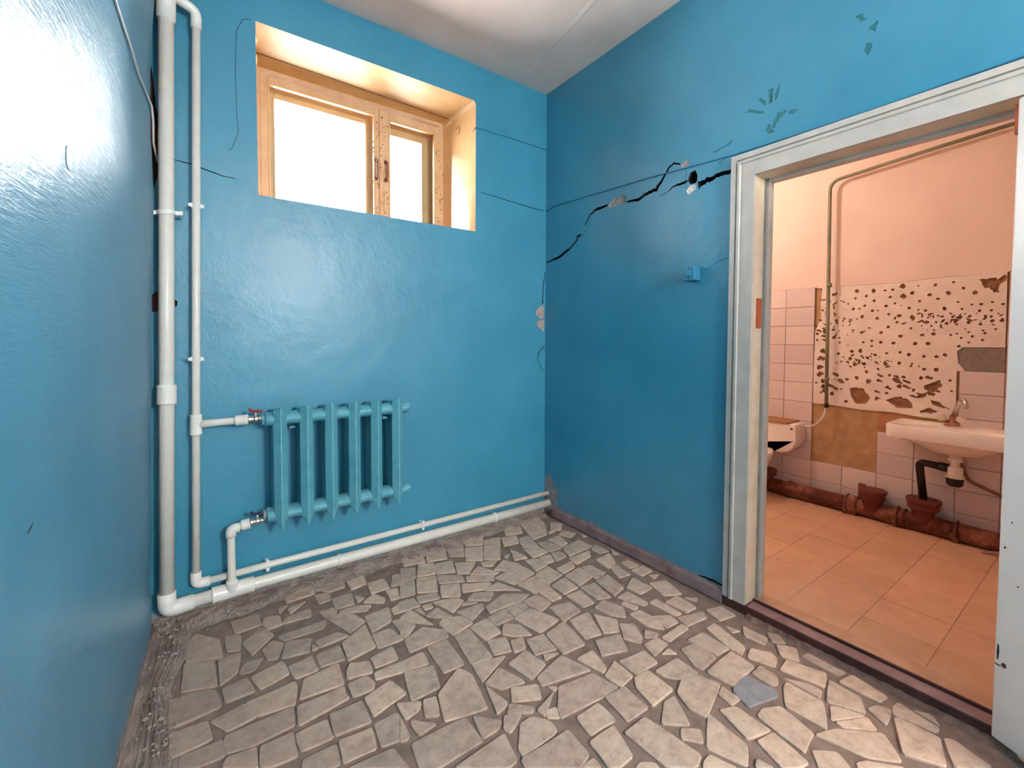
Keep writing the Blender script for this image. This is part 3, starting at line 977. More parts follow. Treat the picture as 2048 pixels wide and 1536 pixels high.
# ------------------------------------------------------------------ floor edges: broken mortar and rubble along two walls
def rough_strip(name, fx, nx, ny, seed):
    r = random.Random(seed); v = []
    for j in range(ny + 1):
        for i in range(nx + 1):
            x, y, h = fx(i / nx, j / ny)
            g = .5 + .25 * math.sin(x * 61 + 2.1 * math.sin(y * 43)) + .25 * math.sin(y * 57 + 1.7 * math.sin(x * 37))
            v.append((x + r.uniform(-.0025, .0025), y + r.uniform(-.0025, .0025), .002 + h * (.65 * g + .35 * r.random() ** 2)))
    f = [[j * (nx + 1) + i, j * (nx + 1) + i + 1, (j + 1) * (nx + 1) + i + 1, (j + 1) * (nx + 1) + i] for j in range(ny) for i in range(nx)]
    return obj(name, v, f, M_RUBBLE, floor)
def fb(a, b):
    x = -2.17 + 2.13 * a
    w = .165 - .06 * a + .012 * math.sin(a * 23) + .008 * math.sin(a * 51)
    return x, .0 - w * b, .026 * (1 - b * .75) * (.6 + .4 * math.sin(a * 40 + 3 * b) ** 2)
tag(rough_strip('broken_mortar_edge', fb, 230, 18, 5), kind='stuff')
def fl(a, b):
    y = -.03 - 1.9 * a
    w = .125 + .02 * math.sin(a * 19) + .01 * math.sin(a * 47)
    return -2.175 + .045 * (y + .13) + w * b, y, .020 * (.25 + .75 * math.sin(b * PI) ** 2)
tag(rough_strip('broken_mortar_edge', fl, 20, 260, 6), kind='stuff')
# loose crumbs
rnd = random.Random(12)
for crumb_mat, crumb_n, crumb_s in ((M_RUBBLE, 190, .009), (M_PLASTER, 70, .006)):
    cv, cf = [], []
    for k in range(crumb_n):
        if k < crumb_n * .55:
            y = -.1 - 1.25 * rnd.random() ** .8; x = -2.175 + .045 * y + rnd.gauss(.085, .028)
        else:
            x = -2.15 + 1.5 * rnd.random() ** 1.5; y = -.13 + rnd.gauss(0, .03)
        s = rnd.uniform(.003, crumb_s)
        b0 = len(cv)
        for d in ((1, 0, 0), (-1, 0, 0), (0, 1, 0), (0, -1, 0), (0, 0, 1), (0, 0, -.5)):
            cv.append((x + d[0] * s * rnd.uniform(.6, 1.3), y + d[1] * s * rnd.uniform(.6, 1.3), .016 + d[2] * s * rnd.uniform(.6, 1.2)))
        for f in ((0, 2, 4), (2, 1, 4), (1, 3, 4), (3, 0, 4), (2, 0, 5), (1, 2, 5), (3, 1, 5), (0, 3, 5)):
            cf.append([b0 + i for i in f])
    tag(obj('rubble_crumbs', cv, cf, crumb_mat, floor), kind='stuff')

# ------------------------------------------------------------------ floor tiles, each its own piece
def tile_mat(name, c0, c1, c2):
    t = NT(name)
    oi = t.n('ShaderNodeObjectInfo')
    base = t.ramp(t.noise(26, 6, .7), [(.28, c0), (.5, c1), (.75, c2)])
    base = t.mix(t.math('MULTIPLY', t.step(t.noise(190, 3, .7), .52, .68), .35), base, c0)
    base = t.mix(t.math('MULTIPLY', t.step(t.noise(48, 5, .75), .60, .66), .5), base, rgb(138, 118, 104))
    tone = t.ramp(oi.outputs['Random'], [(0, (.80, .79, .80)), (.5, (.95, .94, .93)), (1, (1.08, 1.05, 1.0))])
    c = t.mix(1.0, base, tone, 'MULTIPLY')
    dirt = t.step(t.noise(2.1, 5, .6), .52, .68)
    dust = t.math('MULTIPLY', t.step(t.math('ADD', t.axis(0), t.math('MULTIPLY', t.math('SUBTRACT', t.noise(3.5, 4), .5), 1.0)), -1.35, -1.95), .5)
    c = t.mix(t.math('MULTIPLY', dirt, .45), c, rgb(128, 110, 102))
    c = t.mix(dust, c, rgb(138, 116, 108))
    return t.done(c, .62, t.bump(t.noise(120, 5, .65), .5, .003), .35)
M_TILE = tile_mat('pale_stone_tile', rgb(168, 144, 128), rgb(202, 178, 160), rgb(219, 198, 181))
M_TILEG = mottled('grey_slate_tile', rgb(128, 124, 128), rgb(150, 146, 148), 30, .7, .5, 90, .003)
def tile_mesh(poly, h, rn):
    n = len(poly)
    cx = sum(p[0] for p in poly) / n; cy = sum(p[1] for p in poly) / n
    out = []
    for a, b in zip(poly, poly[1:] + poly[:1]):       # clip corners a little, wobble the edges
        L = math.hypot(b[0] - a[0], b[1] - a[1])
        c = min(.006, L * .2)
        ux, uy = (b[0] - a[0]) / max(L, 1e-6), (b[1] - a[1]) / max(L, 1e-6)
        out.append((a[0] + ux * c, a[1] + uy * c))
        if L > .06:
            k = rn.uniform(-.0022, .0018)
            out.append(((a[0] + b[0]) / 2 - uy * k, (a[1] + b[1]) / 2 + ux * k))
        out.append((b[0] - ux * c, b[1] - uy * c))
    m_ = len(out)
    tx, ty = rn.uniform(-.012, .012), rn.uniform(-.012, .012)
    zt = lambda x, y: h + (x - cx) * tx + (y - cy) * ty
    v = [(x - cx, y - cy, -.004) for x, y in out] + [(x - cx, y - cy, zt(x, y) - .0018) for x, y in out]
    ins = []
    for x, y in out:
        d = math.hypot(x - cx, y - cy); s = max(0, 1 - .0025 / max(d, .004))
        ins.append((cx + (x - cx) * s, cy + (y - cy) * s))
    v += [(x - cx, y - cy, zt(x, y)) for x, y in ins]
    f = [[i, (i + 1) % m_, m_ + (i + 1) % m_, m_ + i] for i in range(m_)] + [[m_ + i, m_ + (i + 1) % m_, 2 * m_ + (i + 1) % m_, 2 * m_ + i] for i in range(m_)] + [list(range(2 * m_, 3 * m_))]
    return v, f, (cx, cy, 0)
def parse(s): return [[tuple(int(c) / 1000 for c in q.split(',')) for q in l.split()] for l in s.split('\n')]
rnd = random.Random(77)
def poly_area(P): return abs(sum(a[0] * b[1] - b[0] * a[1] for a, b in zip(P, P[1:] + P[:1]))) / 2
TILES = sorted(parse(TRACED) + parse(FILL), key=poly_area, reverse=True)
for poly in TILES[:296]:
    v, f, c = tile_mesh(poly, rnd.uniform(.0045, .0075), rnd)
    obj('tile', v, f, M_TILE, floor, False, c)
v, f, c = tile_mesh(parse(GREY)[0], .007, rnd)
tag(obj('tile', v, f, M_TILEG, floor, False, c), 'dark grey slate tile')
av, af = [], []
for poly in TILES[296:] + parse(NEAR):
    v, f, c = tile_mesh(poly, rnd.uniform(.0045, .0075), rnd)
    b0 = len(av)
    av += [(x + c[0], y + c[1], z) for x, y, z in v]
    af += [[b0 + i for i in g] for g in f]
tag(obj('tile_field', av, af, M_TILE, floor), kind='stuff')

# ------------------------------------------------------------------ baseboard along the right wall
bb = [(0.005, .0), (-.020, .0), (-.026, .012), (-.018, .055), (-.006, .066), (.005, .066)]
nb = 30
bv, bf = [], []
rnd = random.Random(2)
for i in range(nb + 1):
    y = -.11 - (1.325 - .11) * i / nb
    for k, (x, z) in enumerate(bb):
        jz = rnd.uniform(-.003, .003) if 1 < k < 5 else 0
        bv.append((x + (rnd.uniform(-.0015, .0015) if 0 < k < 5 else 0), y, z + jz))
K = len(bb)
bf = [[i * K + k, i * K + (k + 1) % K, (i + 1) * K + (k + 1) % K, (i + 1) * K + k] for i in range(nb) for k in range(K)] + [list(range(K)), list(range(nb * K, nb * K + K))]
tag(obj('baseboard_right', bv, bf, M_BASE), 'worn brown baseboard below the cracked blue wall', kind='structure')

# ------------------------------------------------------------------ door casing, jamb, threshold
trim = tag(thing('trim_1', 'grey-white painted door casing around the open doorway', None), kind='structure')
PROF = [(0.0, -.002), (0.0, -.020), (.023, -.022), (.025, -.012), (.030, -.012), (.032, -.026), (.043, -.027), (.047, -.021), (.104, -.021), (.104, .0)]   # (distance from outer edge, x)
CO = DY0 + .104      # outer edge of the left casing
CZ = DZ + .104
def casing(name, ring0, ring1):
    n = len(PROF)
    obj(name, ring0 + ring1, [[i, (i + 1) % n, n + (i + 1) % n, n + i] for i in range(n)] + [list(range(n))[::-1], list(range(n, 2 * n))], M_TRIMW, trim)
casing('casing', [(x, CO - d, .045) for d, x in PROF], [(x, CO - d, CZ - d) for d, x in PROF])
CR = DY1 - .104
casing('casing', [(x, CO - d, CZ - d) for d, x in PROF], [(x, CR + d, CZ - d) for d, x in PROF])
casing('casing', [(x, CR + d, .045) for d, x in PROF], [(x, CR + d, CZ - d) for d, x in PROF])
# jamb: rebate and stop, left / head / right
MB().box(0, .13, DY0, DY0 + .03, .03, DZ + .03).build('jamb', M_JAMB, trim)
MB().box(.086, .13, DY0 - .014, DY0 + .001, .03, DZ, .003).build('door_stop', M_TRIMW, trim)
MB().box(.072, .087, DY0 - .004, DY0 + .001, .03, DZ, .001).build('rebate_strip', mottled('grey_wood', rgb(120, 116, 108), rgb(150, 146, 136), 12, .6), trim)
MB().box(0, .13, DY1, DY0, DZ, DZ + .03).build('jamb', M_JAMB, trim)
MB().box(.086, .13, DY1, DY0, DZ - .014, DZ + .001, .003).build('door_stop', M_TRIMW, trim)
MB().box(0, .13, DY1 - .03, DY1, .03, DZ + .03).build('jamb', M_JAMB, trim)
MB().box(.086, .13, DY1 - .001, DY1 + .014, .03, DZ, .003).build('door_stop', M_TRIMW, trim)
M_RUST = mottled('orange_rust', rgb(150, 66, 36), rgb(186, 96, 58), 30, .85, .6, 90, .003)
MB().box(.022, .062, DY0 - .004, DY0 + .001, 1.282, 1.415, .001).build('strike_plate', M_RUST, trim)
MB().box(-.018, .11, DY0 - .005, CO - .004, .0, .046, .004).build('plinth', M_REDBR, trim)
thr = tag(thing('trim_2', 'worn dark red wooden threshold in the doorway', None), kind='structure')
MB().box(-.012, .05, DY1 - .1, DY0 - .003, .002, .040, .004).build('threshold_board', M_REDBR, thr)
MB().box(-.009, .049, DY1 - .1, DY0 - .004, .0395, .0425, .001).build('worn_top', M_MAUVE, thr)
MB().box(.050, .060, DY1 - .1, DY0 + .02, .002, .053, .002).build('threshold_strip', M_REDBR, thr)
MB().box(.060, .140, DY1 - .1, DY0 + .02, .0, .050, .002).build('sill_slab', mottled('peach_sill', rgb(190, 146, 116), rgb(208, 166, 134), 12, .7), thr)
rv, rf = [], []
rnd = random.Random(8)
for i in range(61):
    y = DY0 - .01 - .85 * i / 60
    w = .022 + .016 * rnd.random()
    rv += [(-.008, y, .009 + .006 * rnd.random()), (-.012 - w * .5, y, .005 + .007 * rnd.random()), (-.016 - w, y, .001)]
obj('mortar_lip', rv, [[3 * i + k, 3 * i + k + 1, 3 * i + k + 4, 3 * i + k + 3] for i in range(60) for k in (0, 1)], mottled('dirty_lip', rgb(96, 76, 70), rgb(140, 116, 104), 30, .9, .8, 60, .006), thr)

# ------------------------------------------------------------------ door leaf swung right open
ANG = math.radians(27)
door = tag(thing('door_1', 'white painted door leaf swung wide open beside the doorway', None), kind='structure')
HX, HY = -.028, -2.196
def leaf_pt(s, n, z):   # s along the leaf from the hinge, n outward (towards the room)
    return (HX - math.sin(ANG) * s - math.cos(ANG) * n, HY - math.cos(ANG) * s + math.sin(ANG) * n, z)
def leaf_box(s0, s1, n0, n1, z0, z1, bev):
    b = bmesh.new(); bmesh.ops.create_cube(b, size=1)
    for v in b.verts: v.co = Vector((s0 + (v.co.x + .5) * (s1 - s0), n0 + (v.co.y + .5) * (n1 - n0), z0 + (v.co.z + .5) * (z1 - z0)))
    if bev: bmesh.ops.bevel(b, geom=b.edges[:], offset=bev, segments=2, affect='EDGES', profile=.5)
    for v in b.verts: v.co = Vector(leaf_pt(*v.co))
    bmesh.ops.recalc_face_normals(b, faces=b.faces)
    me = bpy.data.meshes.new('p'); b.to_mesh(me); b.free()
    return me
link('door_leaf', leaf_box(0, .74, -.02, .02, .032, 1.93, .006), M_DOORW, door)
for hz in (1.83,):
    link('hinge', leaf_box(-.012, .004, -.012, .012, hz, hz + .09, .003), M_RUST, door)
rnd = random.Random(21)
for k, (s, z, w, h) in enumerate([(.026, .268, .008, .010), (.012, .262, .010, .003), (.010, .30, .004, .03), (.05, .52, .003, .003), (.03, .7, .003, .003), (.016, .62, .003, .004)]):
    vv = [leaf_pt(s + w * math.cos(a * PI / 3) * rnd.uniform(.6, 1.1), .0206, z + h * math.sin(a * PI / 3) * rnd.uniform(.6, 1.1)) for a in range(6)]
    obj('paint_chip', vv, [list(range(6))], M_REDBR if k == 0 else M_DARK, door)

# ------------------------------------------------------------------ window: box frame, inner and outer casements, panes
M_WOOD = mottled('old_cream_window_paint', rgb(202, 160, 120), rgb(220, 184, 144), 10, .4, .5, 60, .003)
M_WOOD2 = mottled('yellowed_window_paint', rgb(186, 160, 112), rgb(206, 182, 134), 10, .4, .5, 60, .003)
def glass_mat():
    t = NT('window_glass')
    t.b.inputs['Base Color'].default_value = (1, 1, 1, 1)
    t.b.inputs['Roughness'].default_value = 0.0
    t.b.inputs['IOR'].default_value = 1.45
    t.b.inputs['Transmission Weight'].default_value = 1.0
    # thin pane: mostly see-through with a faint reflection
    tr_ = t.n('ShaderNodeBsdfTransparent'); gl = t.n('ShaderNodeBsdfGlossy'); gl.inputs['Roughness'].default_value = .02
    fr = t.n('ShaderNodeFresnel'); fr.inputs['IOR'].default_value = 1.45
    mx = t.n('ShaderNodeMixShader')
    t.l(fr.outputs[0], mx.inputs[0]); t.l(tr_.outputs[0], mx.inputs[1]); t.l(gl.outputs[0], mx.inputs[2])
    t.l(mx.outputs[0], t.t.nodes['Material Output'].inputs['Surface'])
    return t.m
M_GLASS = glass_mat()
win = tag(thing('window_1', 'old cream double casement window high in the wall', None), kind='structure')
def ring(name, x0, x1, z0, z1, w, y0, y1, mat, bev=.004, parent=None, wb=None):
    """four rails round an opening: outer size, width w"""
    wb = w if wb is None else wb
    P = parent or win
    m_ = MB()
    m_.box(x0, x0 + w, y0, y1, z0, z1, bev); m_.box(x1 - w, x1, y0, y1, z0, z1, bev)
    m_.box(x0 + w - .001, x1 - w + .001, y0, y1, z1 - w, z1, bev); m_.box(x0 + w - .001, x1 - w + .001, y0, y1, z0, z0 + wb, bev)
    return m_.build(name, mat, P)
# box frame
ring('window_frame', IX0 - .005, IX1 + .005, IZ0 - .01, IZ1 + .01, .03, .375, .56, M_WOOD, .003)
XM = -1.035
def casement(x0, x1, y0, y1, w, mat, nm):
    s = ring(nm, x0, x1, 1.905, 2.664, w, y0, y1, mat, .005)
    bd = ring('glazing_bead', x0 + w - .006, x1 - w + .006, 1.905 + w - .006, 2.664 - w + .006, .010, y0 - .003, y0 + .008, M_CREAM, .002, s)
    MB().box(x0 + w - .004, x1 - w + .004, y0 + .018, y0 + .021, 1.905 + w - .004, 2.664 - w + .004).build('pane', M_GLASS, s)
    return s
sashL = casement(IX0 + .012, XM - .001, .372, .405, .043, M_WOOD, 'casement')
sashR = casement(XM + .001, IX1 - .012, .372, .405, .053, M_WOOD, 'casement')
outL = casement(IX0 + .03, XM - .001, .475, .51, .062, M_WOOD2, 'outer_casement')
outR = casement(XM + .001, IX1 - .02, .475, .51, .088, M_WOOD2, 'outer_casement')
# cover strip on the meeting stiles, handles, latch holes
MB().box(XM - .014, XM + .014, .360, .374, 1.905, 2.66, .004).build('cover_strip', M_WOOD, win)
M_HANDLE = mottled('brown_handle', rgb(120, 78, 60), rgb(150, 104, 84), 30, .35)
for (hx, s_) in ((XM - .034, sashL), (XM + .030, sashR)):
    hb = MB()
    hb.tube(bend([(hx, .374, 2.345), (hx, .345, 2.345), (hx, .345, 2.235), (hx, .374, 2.235)], .02), .006, 10)
    h_ = hb.build('handle', M_HANDLE, s_, True)
    for hz in (2.345, 2.235):
        MB().lathe([(.014, 0), (.014, .003), (.009, .006), (.009, .006)], Matrix.Translation((hx, .373, hz)) @ Matrix.Rotation(PI / 2, 4, 'X'), 16).build('rosette', M_HANDLE, h_, True)
rnd = random.Random(44)
pv, pf = [], []
for k in range(150):
    side = rnd.random()
    x = XM + rnd.uniform(-.055, .06) if side < .75 else IX1 - .03 + rnd.uniform(-.03, .025)
    z = rnd.uniform(1.92, 2.62)
    s = rnd.uniform(.0015, .005)
    b0 = len(pv)
    yy = .3715 if abs(x - XM) > .016 else .3595
    pv += [(x + s * math.cos(a * PI / 3), yy, z + s * 1.3 * math.sin(a * PI / 3)) for a in range(6)]
    pf.append([b0 + a for a in range(6)])
tag(obj('paint_flakes', pv, pf, M_DARK if False else mottled('flaked_wood', rgb(110, 78, 62), rgb(140, 100, 80), 30, .8), win), kind='stuff')

# ------------------------------------------------------------------ pipes
M_PIPE = mottled('white_plastic_pipe', rgb(222, 216, 206), rgb(232, 226, 216), 20, .35, .25, 80, .0015)
M_PIPEW = mottled('white_plastic_fitting', rgb(228, 224, 216), rgb(238, 234, 226), 20, .32, .2, 80, .001)
M_CHROME = mottled('nickel_brass', (.55, .53, .50, 1), (.72, .70, .66, 1), 40, .28, .2, 90, .001, metal=1.0)
M_REDH = mottled('red_handle', rgb(150, 30, 34), rgb(176, 44, 46), 30, .4)
M_BLUEH = mottled('dark_blue_handle', rgb(36, 34, 74), rgb(54, 48, 92), 30, .4)
def bx(z): return -2.1235 + .0185 * z           # the risers lean a little
def sx(z): return -2.0235 + .0185 * z
BR, SR = .027, .0158
big = thing('heating_pipe', 'white plastic heating pipes with a thick and a thin riser in the corner', 'pipe', (bx(.08), -.075, 0))
small = big
def under(o, parent):
    o.parent = parent
    o.matrix_parent_inverse = Matrix.Translation(parent.location).inverted()
    return o
BY, SY = -.075, -.048
def coup(p0, p1, r, parent, name='coupling', mat=None, lip=.0025):
    p0, p1 = Vector(p0), Vector(p1); d = (p1 - p0)
    n_ = d.normalized() * .004
    return under(MB().tube([p0, p0 + n_, p0 + n_ * 2.2, p1 - n_ * 2.2, p1 - n_, p1], [r, r + lip, r + lip * .6, r + lip * .6, r + lip, r], 24).build(name, mat or M_PIPEW, None, True), parent)
under(MB().tube([(bx(.12), BY, .10), (bx(1.3), BY, 1.3), (bx(2.55), BY, 2.56)], BR, 28).build('riser', M_PIPE, None, True), big)
coup((bx(.965), BY, .955), (bx(1.035), BY, 1.035), BR + .006, big)
under(MB().tube([(bx(2.53), BY, 2.53), (bx(2.74), BY, 2.74)], BR + .006, 28).build('tee', M_PIPEW, None, True), big)
under(MB().tube([(bx(2.73), BY, 2.73), (bx(2.92), BY, 2.925)], BR, 28).build('riser', M_PIPE, None, True), big)
under(MB().tube(bend([(bx(.13), BY, .155), (bx(.08), BY, .08), (-2.03, -.060, .08)], .03, 6), BR + .0055, 28).build('elbow', M_PIPEW, None, True), big)
LY, LZ = -.047, .080
under(MB().tube([(-2.05, -.062, .08), (-1.90, LY - .004, LZ), (-1.2, LY, LZ), (.002, LY, LZ)], BR, 28).build('floor_run', M_PIPE, None, True), big)
coup((-1.965, -.056, LZ), (-1.80, LY - .002, LZ), BR + .006, big, 'tee')
coup((-1.425, LY, LZ), (-1.408, LY, LZ), BR + .004, big, 'weld_collar')
coup((-.462, LY, LZ), (-.447, LY, LZ), BR + .004, big, 'weld_collar')
BRX = -1.889
under(MB().tube(bend([(BRX, LY - .012, LZ), (BRX, -.078, .15), (BRX, -.080, .372), (-1.815, -.088, .385)], .022, 5), SR, 24).build('branch', M_PIPE, None, True), big)
coup((BRX, LY - .02, .085), (BRX, -.078, .135), SR + .005, big, 'socket')
under(MB().tube(bend([(BRX, -.080, .335), (BRX, -.080, .372), (-1.855, -.082, .374)], .022, 5), SR + .005, 24).build('elbow', M_PIPEW, None, True), big)
coup((-1.848, -.084, .379), (-1.814, -.088, .385), SR + .006, big)
# thin riser
under(MB().tube([(sx(.17), SY, .165), (sx(1.3), SY, 1.3), (sx(2.6), SY, 2.6)], SR, 24).build('riser', M_PIPE, None, True), small)
under(MB().tube(bend([(sx(2.55), SY, 2.55), (sx(2.625), SY, 2.625), (bx(2.62) + .02, -.068, 2.64)], .03, 6), SR + .004, 24).build('elbow', M_PIPEW, None, True), small)
under(MB().tube(bend([(sx(.2), SY, .20), (sx(.147), SY, .147), (-1.97, -.045, .147)], .022, 6), SR + .005, 24).build('elbow', M_PIPEW, None, True), small)
under(MB().tube([(-1.99, -.046, .147), (-1.7, -.037, .147), (.002, -.035, .147)], SR, 24).build('floor_run', M_PIPE, None, True), small)
TZ = .853
coup((sx(TZ - .045), SY, TZ - .045), (sx(TZ + .045), SY, TZ + .045), SR + .005, small, 'tee')
under(MB().tube([(sx(TZ), SY, TZ), (-1.93, -.055, .856), (-1.85, -.074, .860), (-1.812, -.084, .862)], [SR + .003, SR, SR, SR], 24).build('branch', M_PIPE, None, True), small)
coup((-1.862, -.072, .859), (-1.814, -.084, .862), SR + .006, small)
def sub_of(o, parent):
    o.parent = parent
    o.matrix_parent_inverse = parent.matrix_world.inverted()
    return o
def valve(x0, z, y, hm, parent, nm, x1):
    m_ = MB()
    m_.lathe([(.012, 0), (.016, .002), (.016, .012), (.012, .015), (.012, .020), (.017, .026), (.017, .036), (.012, .042), (.012, .046), (.018, .049), (.018, x1 - x0)], Matrix.Translation((x0, y, z)) @ AX, 20)
    v = tag(under(m_.build('radiator_valve', M_CHROME, None, auto=.6), parent), nm)
    bpy.context.view_layer.update()
    s_ = MB(); s_.tube([(x0 + .030, y, z + .012), (x0 + .030, y, z + .032)], .006, 12)
    sub_of(s_.build('stem', M_CHROME, None, True), v)
    h_ = MB()
    for sg in (-1, 1):
        h_.tube([(x0 + .030, y, z + .033), (x0 + .030 + sg * .012, y - .004, z + .036), (x0 + .030 + sg * .022, y - .006, z + .044 if sg < 0 else z + .034), (x0 + .030 + sg * .026, y - .007, z + .050 if sg < 0 else z + .034)], [.006, .006, .007, .004], 10)
    sub_of(h_.build('butterfly_handle', hm, None, True), v)
    return v
valve(-1.815, .862, -.090, M_REDH, small, 'nickel radiator valve with a red butterfly handle', -1.7635)
valve(-1.815, .388, -.092, M_BLUEH, big, 'nickel radiator valve with a dark blue butterfly handle', -1.7635)

# pipe clips on the wall
M_CLIP = mottled('white_clip', rgb(232, 230, 226), rgb(242, 240, 236), 20, .4)
def clip_v(x, y, z, r, label, wide=.0):
    c = thing('pipe_clip', label, 'clip', (x, y, z))
    for sg in (-1, 1):
        b_ = MB()
        b_.box(x + sg * (r + .0005) - .003, x + sg * (r + .0005) + .003, y - r * .6, y + r * .9, z - .010, z + .010, .0015)
        b_.box(x + sg * (r + .006) - .006, x + sg * (r + .006) + .006, y - r * .75, y - r * .5, z - .007, z + .007, .0015)
        under(b_.build('jaw', M_CLIP, None), c)
    under(MB().box(x - r * 1.1, x + r * 1.1, y + r * .85, .001, z - .010, z + .010, .0015).build('base', M_CLIP, None), c)
    return c
clip_v(sx(1.80), SY, 1.80, SR, 'white clip around the thin riser, at window height')
clip_v(sx(1.14), SY, 1.14, SR, 'white clip around the thin riser, above the radiator')
# strap bracket round the thick riser
st = thing('pipe_strap', 'white metal strap with two ears around the thick riser', 'bracket', (bx(1.75), BY, 1.75))
s_ = MB()
xx = bx(1.75)
arc = [(xx + (BR + .003) * math.cos(a), BY + (BR + .003) * math.sin(a), 1.748) for a in [PI * (1.0 + k / 12) for k in range(13)]]
rows = []
for z in (1.740, 1.756): rows.append([(p[0], p[1], z + .003 * (p[0] - xx) / BR) for p in [(xx - BR - .045, BY - .004, 0)] + arc + [(xx + BR + .028, BY - .004, 0)]])
vv = rows[0] + rows[1]; L_ = len(rows[0])
o2 = obj('strap', vv, [[i, i + 1, L_ + i + 1, L_ + i] for i in range(L_ - 1)], M_CLIP)
sm = o2.modifiers.new('thickness', 'SOLIDIFY'); sm.thickness = .005; sm.offset = 0
under(o2, st)
under(MB().box(xx + BR + .014, xx + BR + .024, BY - .004, .001, 1.744, 1.754, .002).build('stay', M_CLIP, None), st)
def clip_h(x, y, z, r, label):
    c = thing('pipe_clip', label, 'clip', (x, y, z))
    for sg in (-1, 1):
        b_ = MB()
        b_.box(x - .009, x + .009, y - r * .6, y + r * .9, z + sg * (r + .0005) - .003, z + sg * (r + .0005) + .003, .0015)
        b_.box(x - .006, x + .006, y - r * .8, y - r * .5, z + sg * (r + .006) - .006, z + sg * (r + .006) + .006, .0015)
        under(b_.build('jaw', M_CLIP, None), c)
    under(MB().box(x - .009, x + .009, y + r * .85, .001, z - r * 1.1, z + r * 1.1, .0015).build('base', M_CLIP, None), c)
clip_h(-1.742, -.038, .147, SR, 'white clip on the thin floor pipe, below the radiator valve')
clip_h(-.945, -.035, .147, SR, 'white clip on the thin floor pipe, beyond the last radiator section')

# ------------------------------------------------------------------ radiator
M_RAD = mottled('pale_teal_radiator_paint', rgb(78, 150, 168), rgb(102, 170, 184), 14, .42, .7, 150, .004)
rad = thing('radiator', 'pale teal cast-iron radiator of six sections on the blue wall', 'radiator', (-1.41, -.1, .36))
NSEC, PITCH_S, X0S = 6, .1115, -1.692
ZT, ZB = .905, .372
def section_mesh():
    b = bmesh.new()
    def loft(rings, cap=True):
        R = [[b.verts.new(p) for p in r] for r in rings]
        n = len(R[0])
        for a, c in zip(R, R[1:]):
            for k in range(n): b.faces.new((a[k], a[(k + 1) % n], c[(k + 1) % n], c[k]))
        b.faces.new(R[0][::-1]); b.faces.new(R[-1])
    # front column: ridge towards the room, pointed at both ends
    w = .0285
    def colring(z, zr, k=1.0):
        return [(-w * k, -.100, z), (-w * k, -.143, z), (-w * .55 * k, -.156, z * .6 + zr * .4), (-.0025, -.170, zr), (.0025, -.170, zr), (w * .55 * k, -.156, z * .6 + zr * .4), (w * k, -.143, z), (w * k, -.100, z)]
    loft([colring(ZB + .008, ZB - .022, .75), colring(ZB + .025, ZB - .012), colring(ZB + .06, ZB + .06), colring(ZT - .05, ZT - .05), colring(ZT - .006, ZT + .008), colring(ZT, ZT + .014, .8)])
    # rear column
    loft([[(-w, -.082, z), (w, -.082, z), (w, -.030, z), (-w, -.030, z)] for z in (ZB + .01, ZT - .01)])
    # centre web
    loft([[(-.007, -.102, z), (.007, -.102, z), (.007, -.08, z), (-.007, -.08, z)] for z in (ZB + .02, ZT - .02)])
    # headers: waisted between the sections
    for zc, s in ((ZT - .048, 1), (ZB + .038, 1)):
        rings = []
        for k in range(9):
            x = -PITCH_S / 2 + PITCH_S * k / 8
            q = 1 - abs(x) / (PITCH_S / 2)
            rz = .030 + .013 * q ** 2; ry = .046 + .006 * q
            rings.append([(x, -.098 + ry * math.cos(2 * PI * j / 18), zc + rz * math.sin(2 * PI * j / 18)) for j in range(18)])
        loft(rings)
    bmesh.ops.recalc_face_normals(b, faces=b.faces)
    me = bpy.data.meshes.new('radiator_section'); b.to_mesh(me); b.free()
    for p in me.polygons: p.use_smooth = False
    return me
sec = section_mesh(); sec.materials.append(M_RAD)
for k in range(NSEC):
    s_ = bpy.data.objects.new('radiator_section', sec); COL.objects.link(s_)
    s_.parent = rad
    s_.location = Vector((X0S + PITCH_S * k, 0, 0)) - rad.location
for zc in (ZT - .048, ZB + .038):
    under(MB().lathe([(.022, -.012), (.026, -.010), (.026, 0), (.034, .002), (.034, .018)], Matrix.Translation((X0S - PITCH_S / 2 - .004, -.098, zc)) @ AX, 8).build('end_nut', M_RAD if zc > .6 else mottled('dull_grey_nut', rgb(110, 120, 130), rgb(140, 148, 156), 40, .55), None), rad)
    e_ = X0S + PITCH_S * (NSEC - .5)
    under(MB().lathe([(.034, -.004), (.034, .010), (.026, .012), (.026, .024), (.020, .026)], Matrix.Translation((e_, -.098, zc)) @ AX, 8).build('end_plug', M_RAD, None), rad)
for bxx in (X0S + PITCH_S * .5, X0S + PITCH_S * 4.5):
    under(MB().box(bxx - .012, bxx + .012, -.11, .002, ZT - .10, ZT - .09, .002).build('wall_bracket', M_RAD, None), rad)

# ------------------------------------------------------------------ light switch
M_SW = mottled('painted_over_switch', (0.028, .205, .345, 1), (.042, .24, .39, 1), 30, .3, .4, 80, .002)
sw = thing('light_switch', 'square box light switch painted over in the wall blue', 'switch', (-.03, -1.145, 1.55))
under(MB().box(-.050, .001, -1.176, -1.114, 1.518, 1.586, .004).build('switch_box', M_SW, None), sw)
under(MB().box(-.057, -.049, -1.158, -1.134, 1.536, 1.562, .002).build('rocker', M_SW, None), sw)
for z in (1.528, 1.575):
    under(MB().lathe([(.0028, 0), (.0028, .0015), (0, .002)], Matrix.Translation((-.0495, -1.146, z)) @ Matrix.Rotation(-PI / 2, 4, 'Y'), 10).build('screw', M_DARK, None), sw)

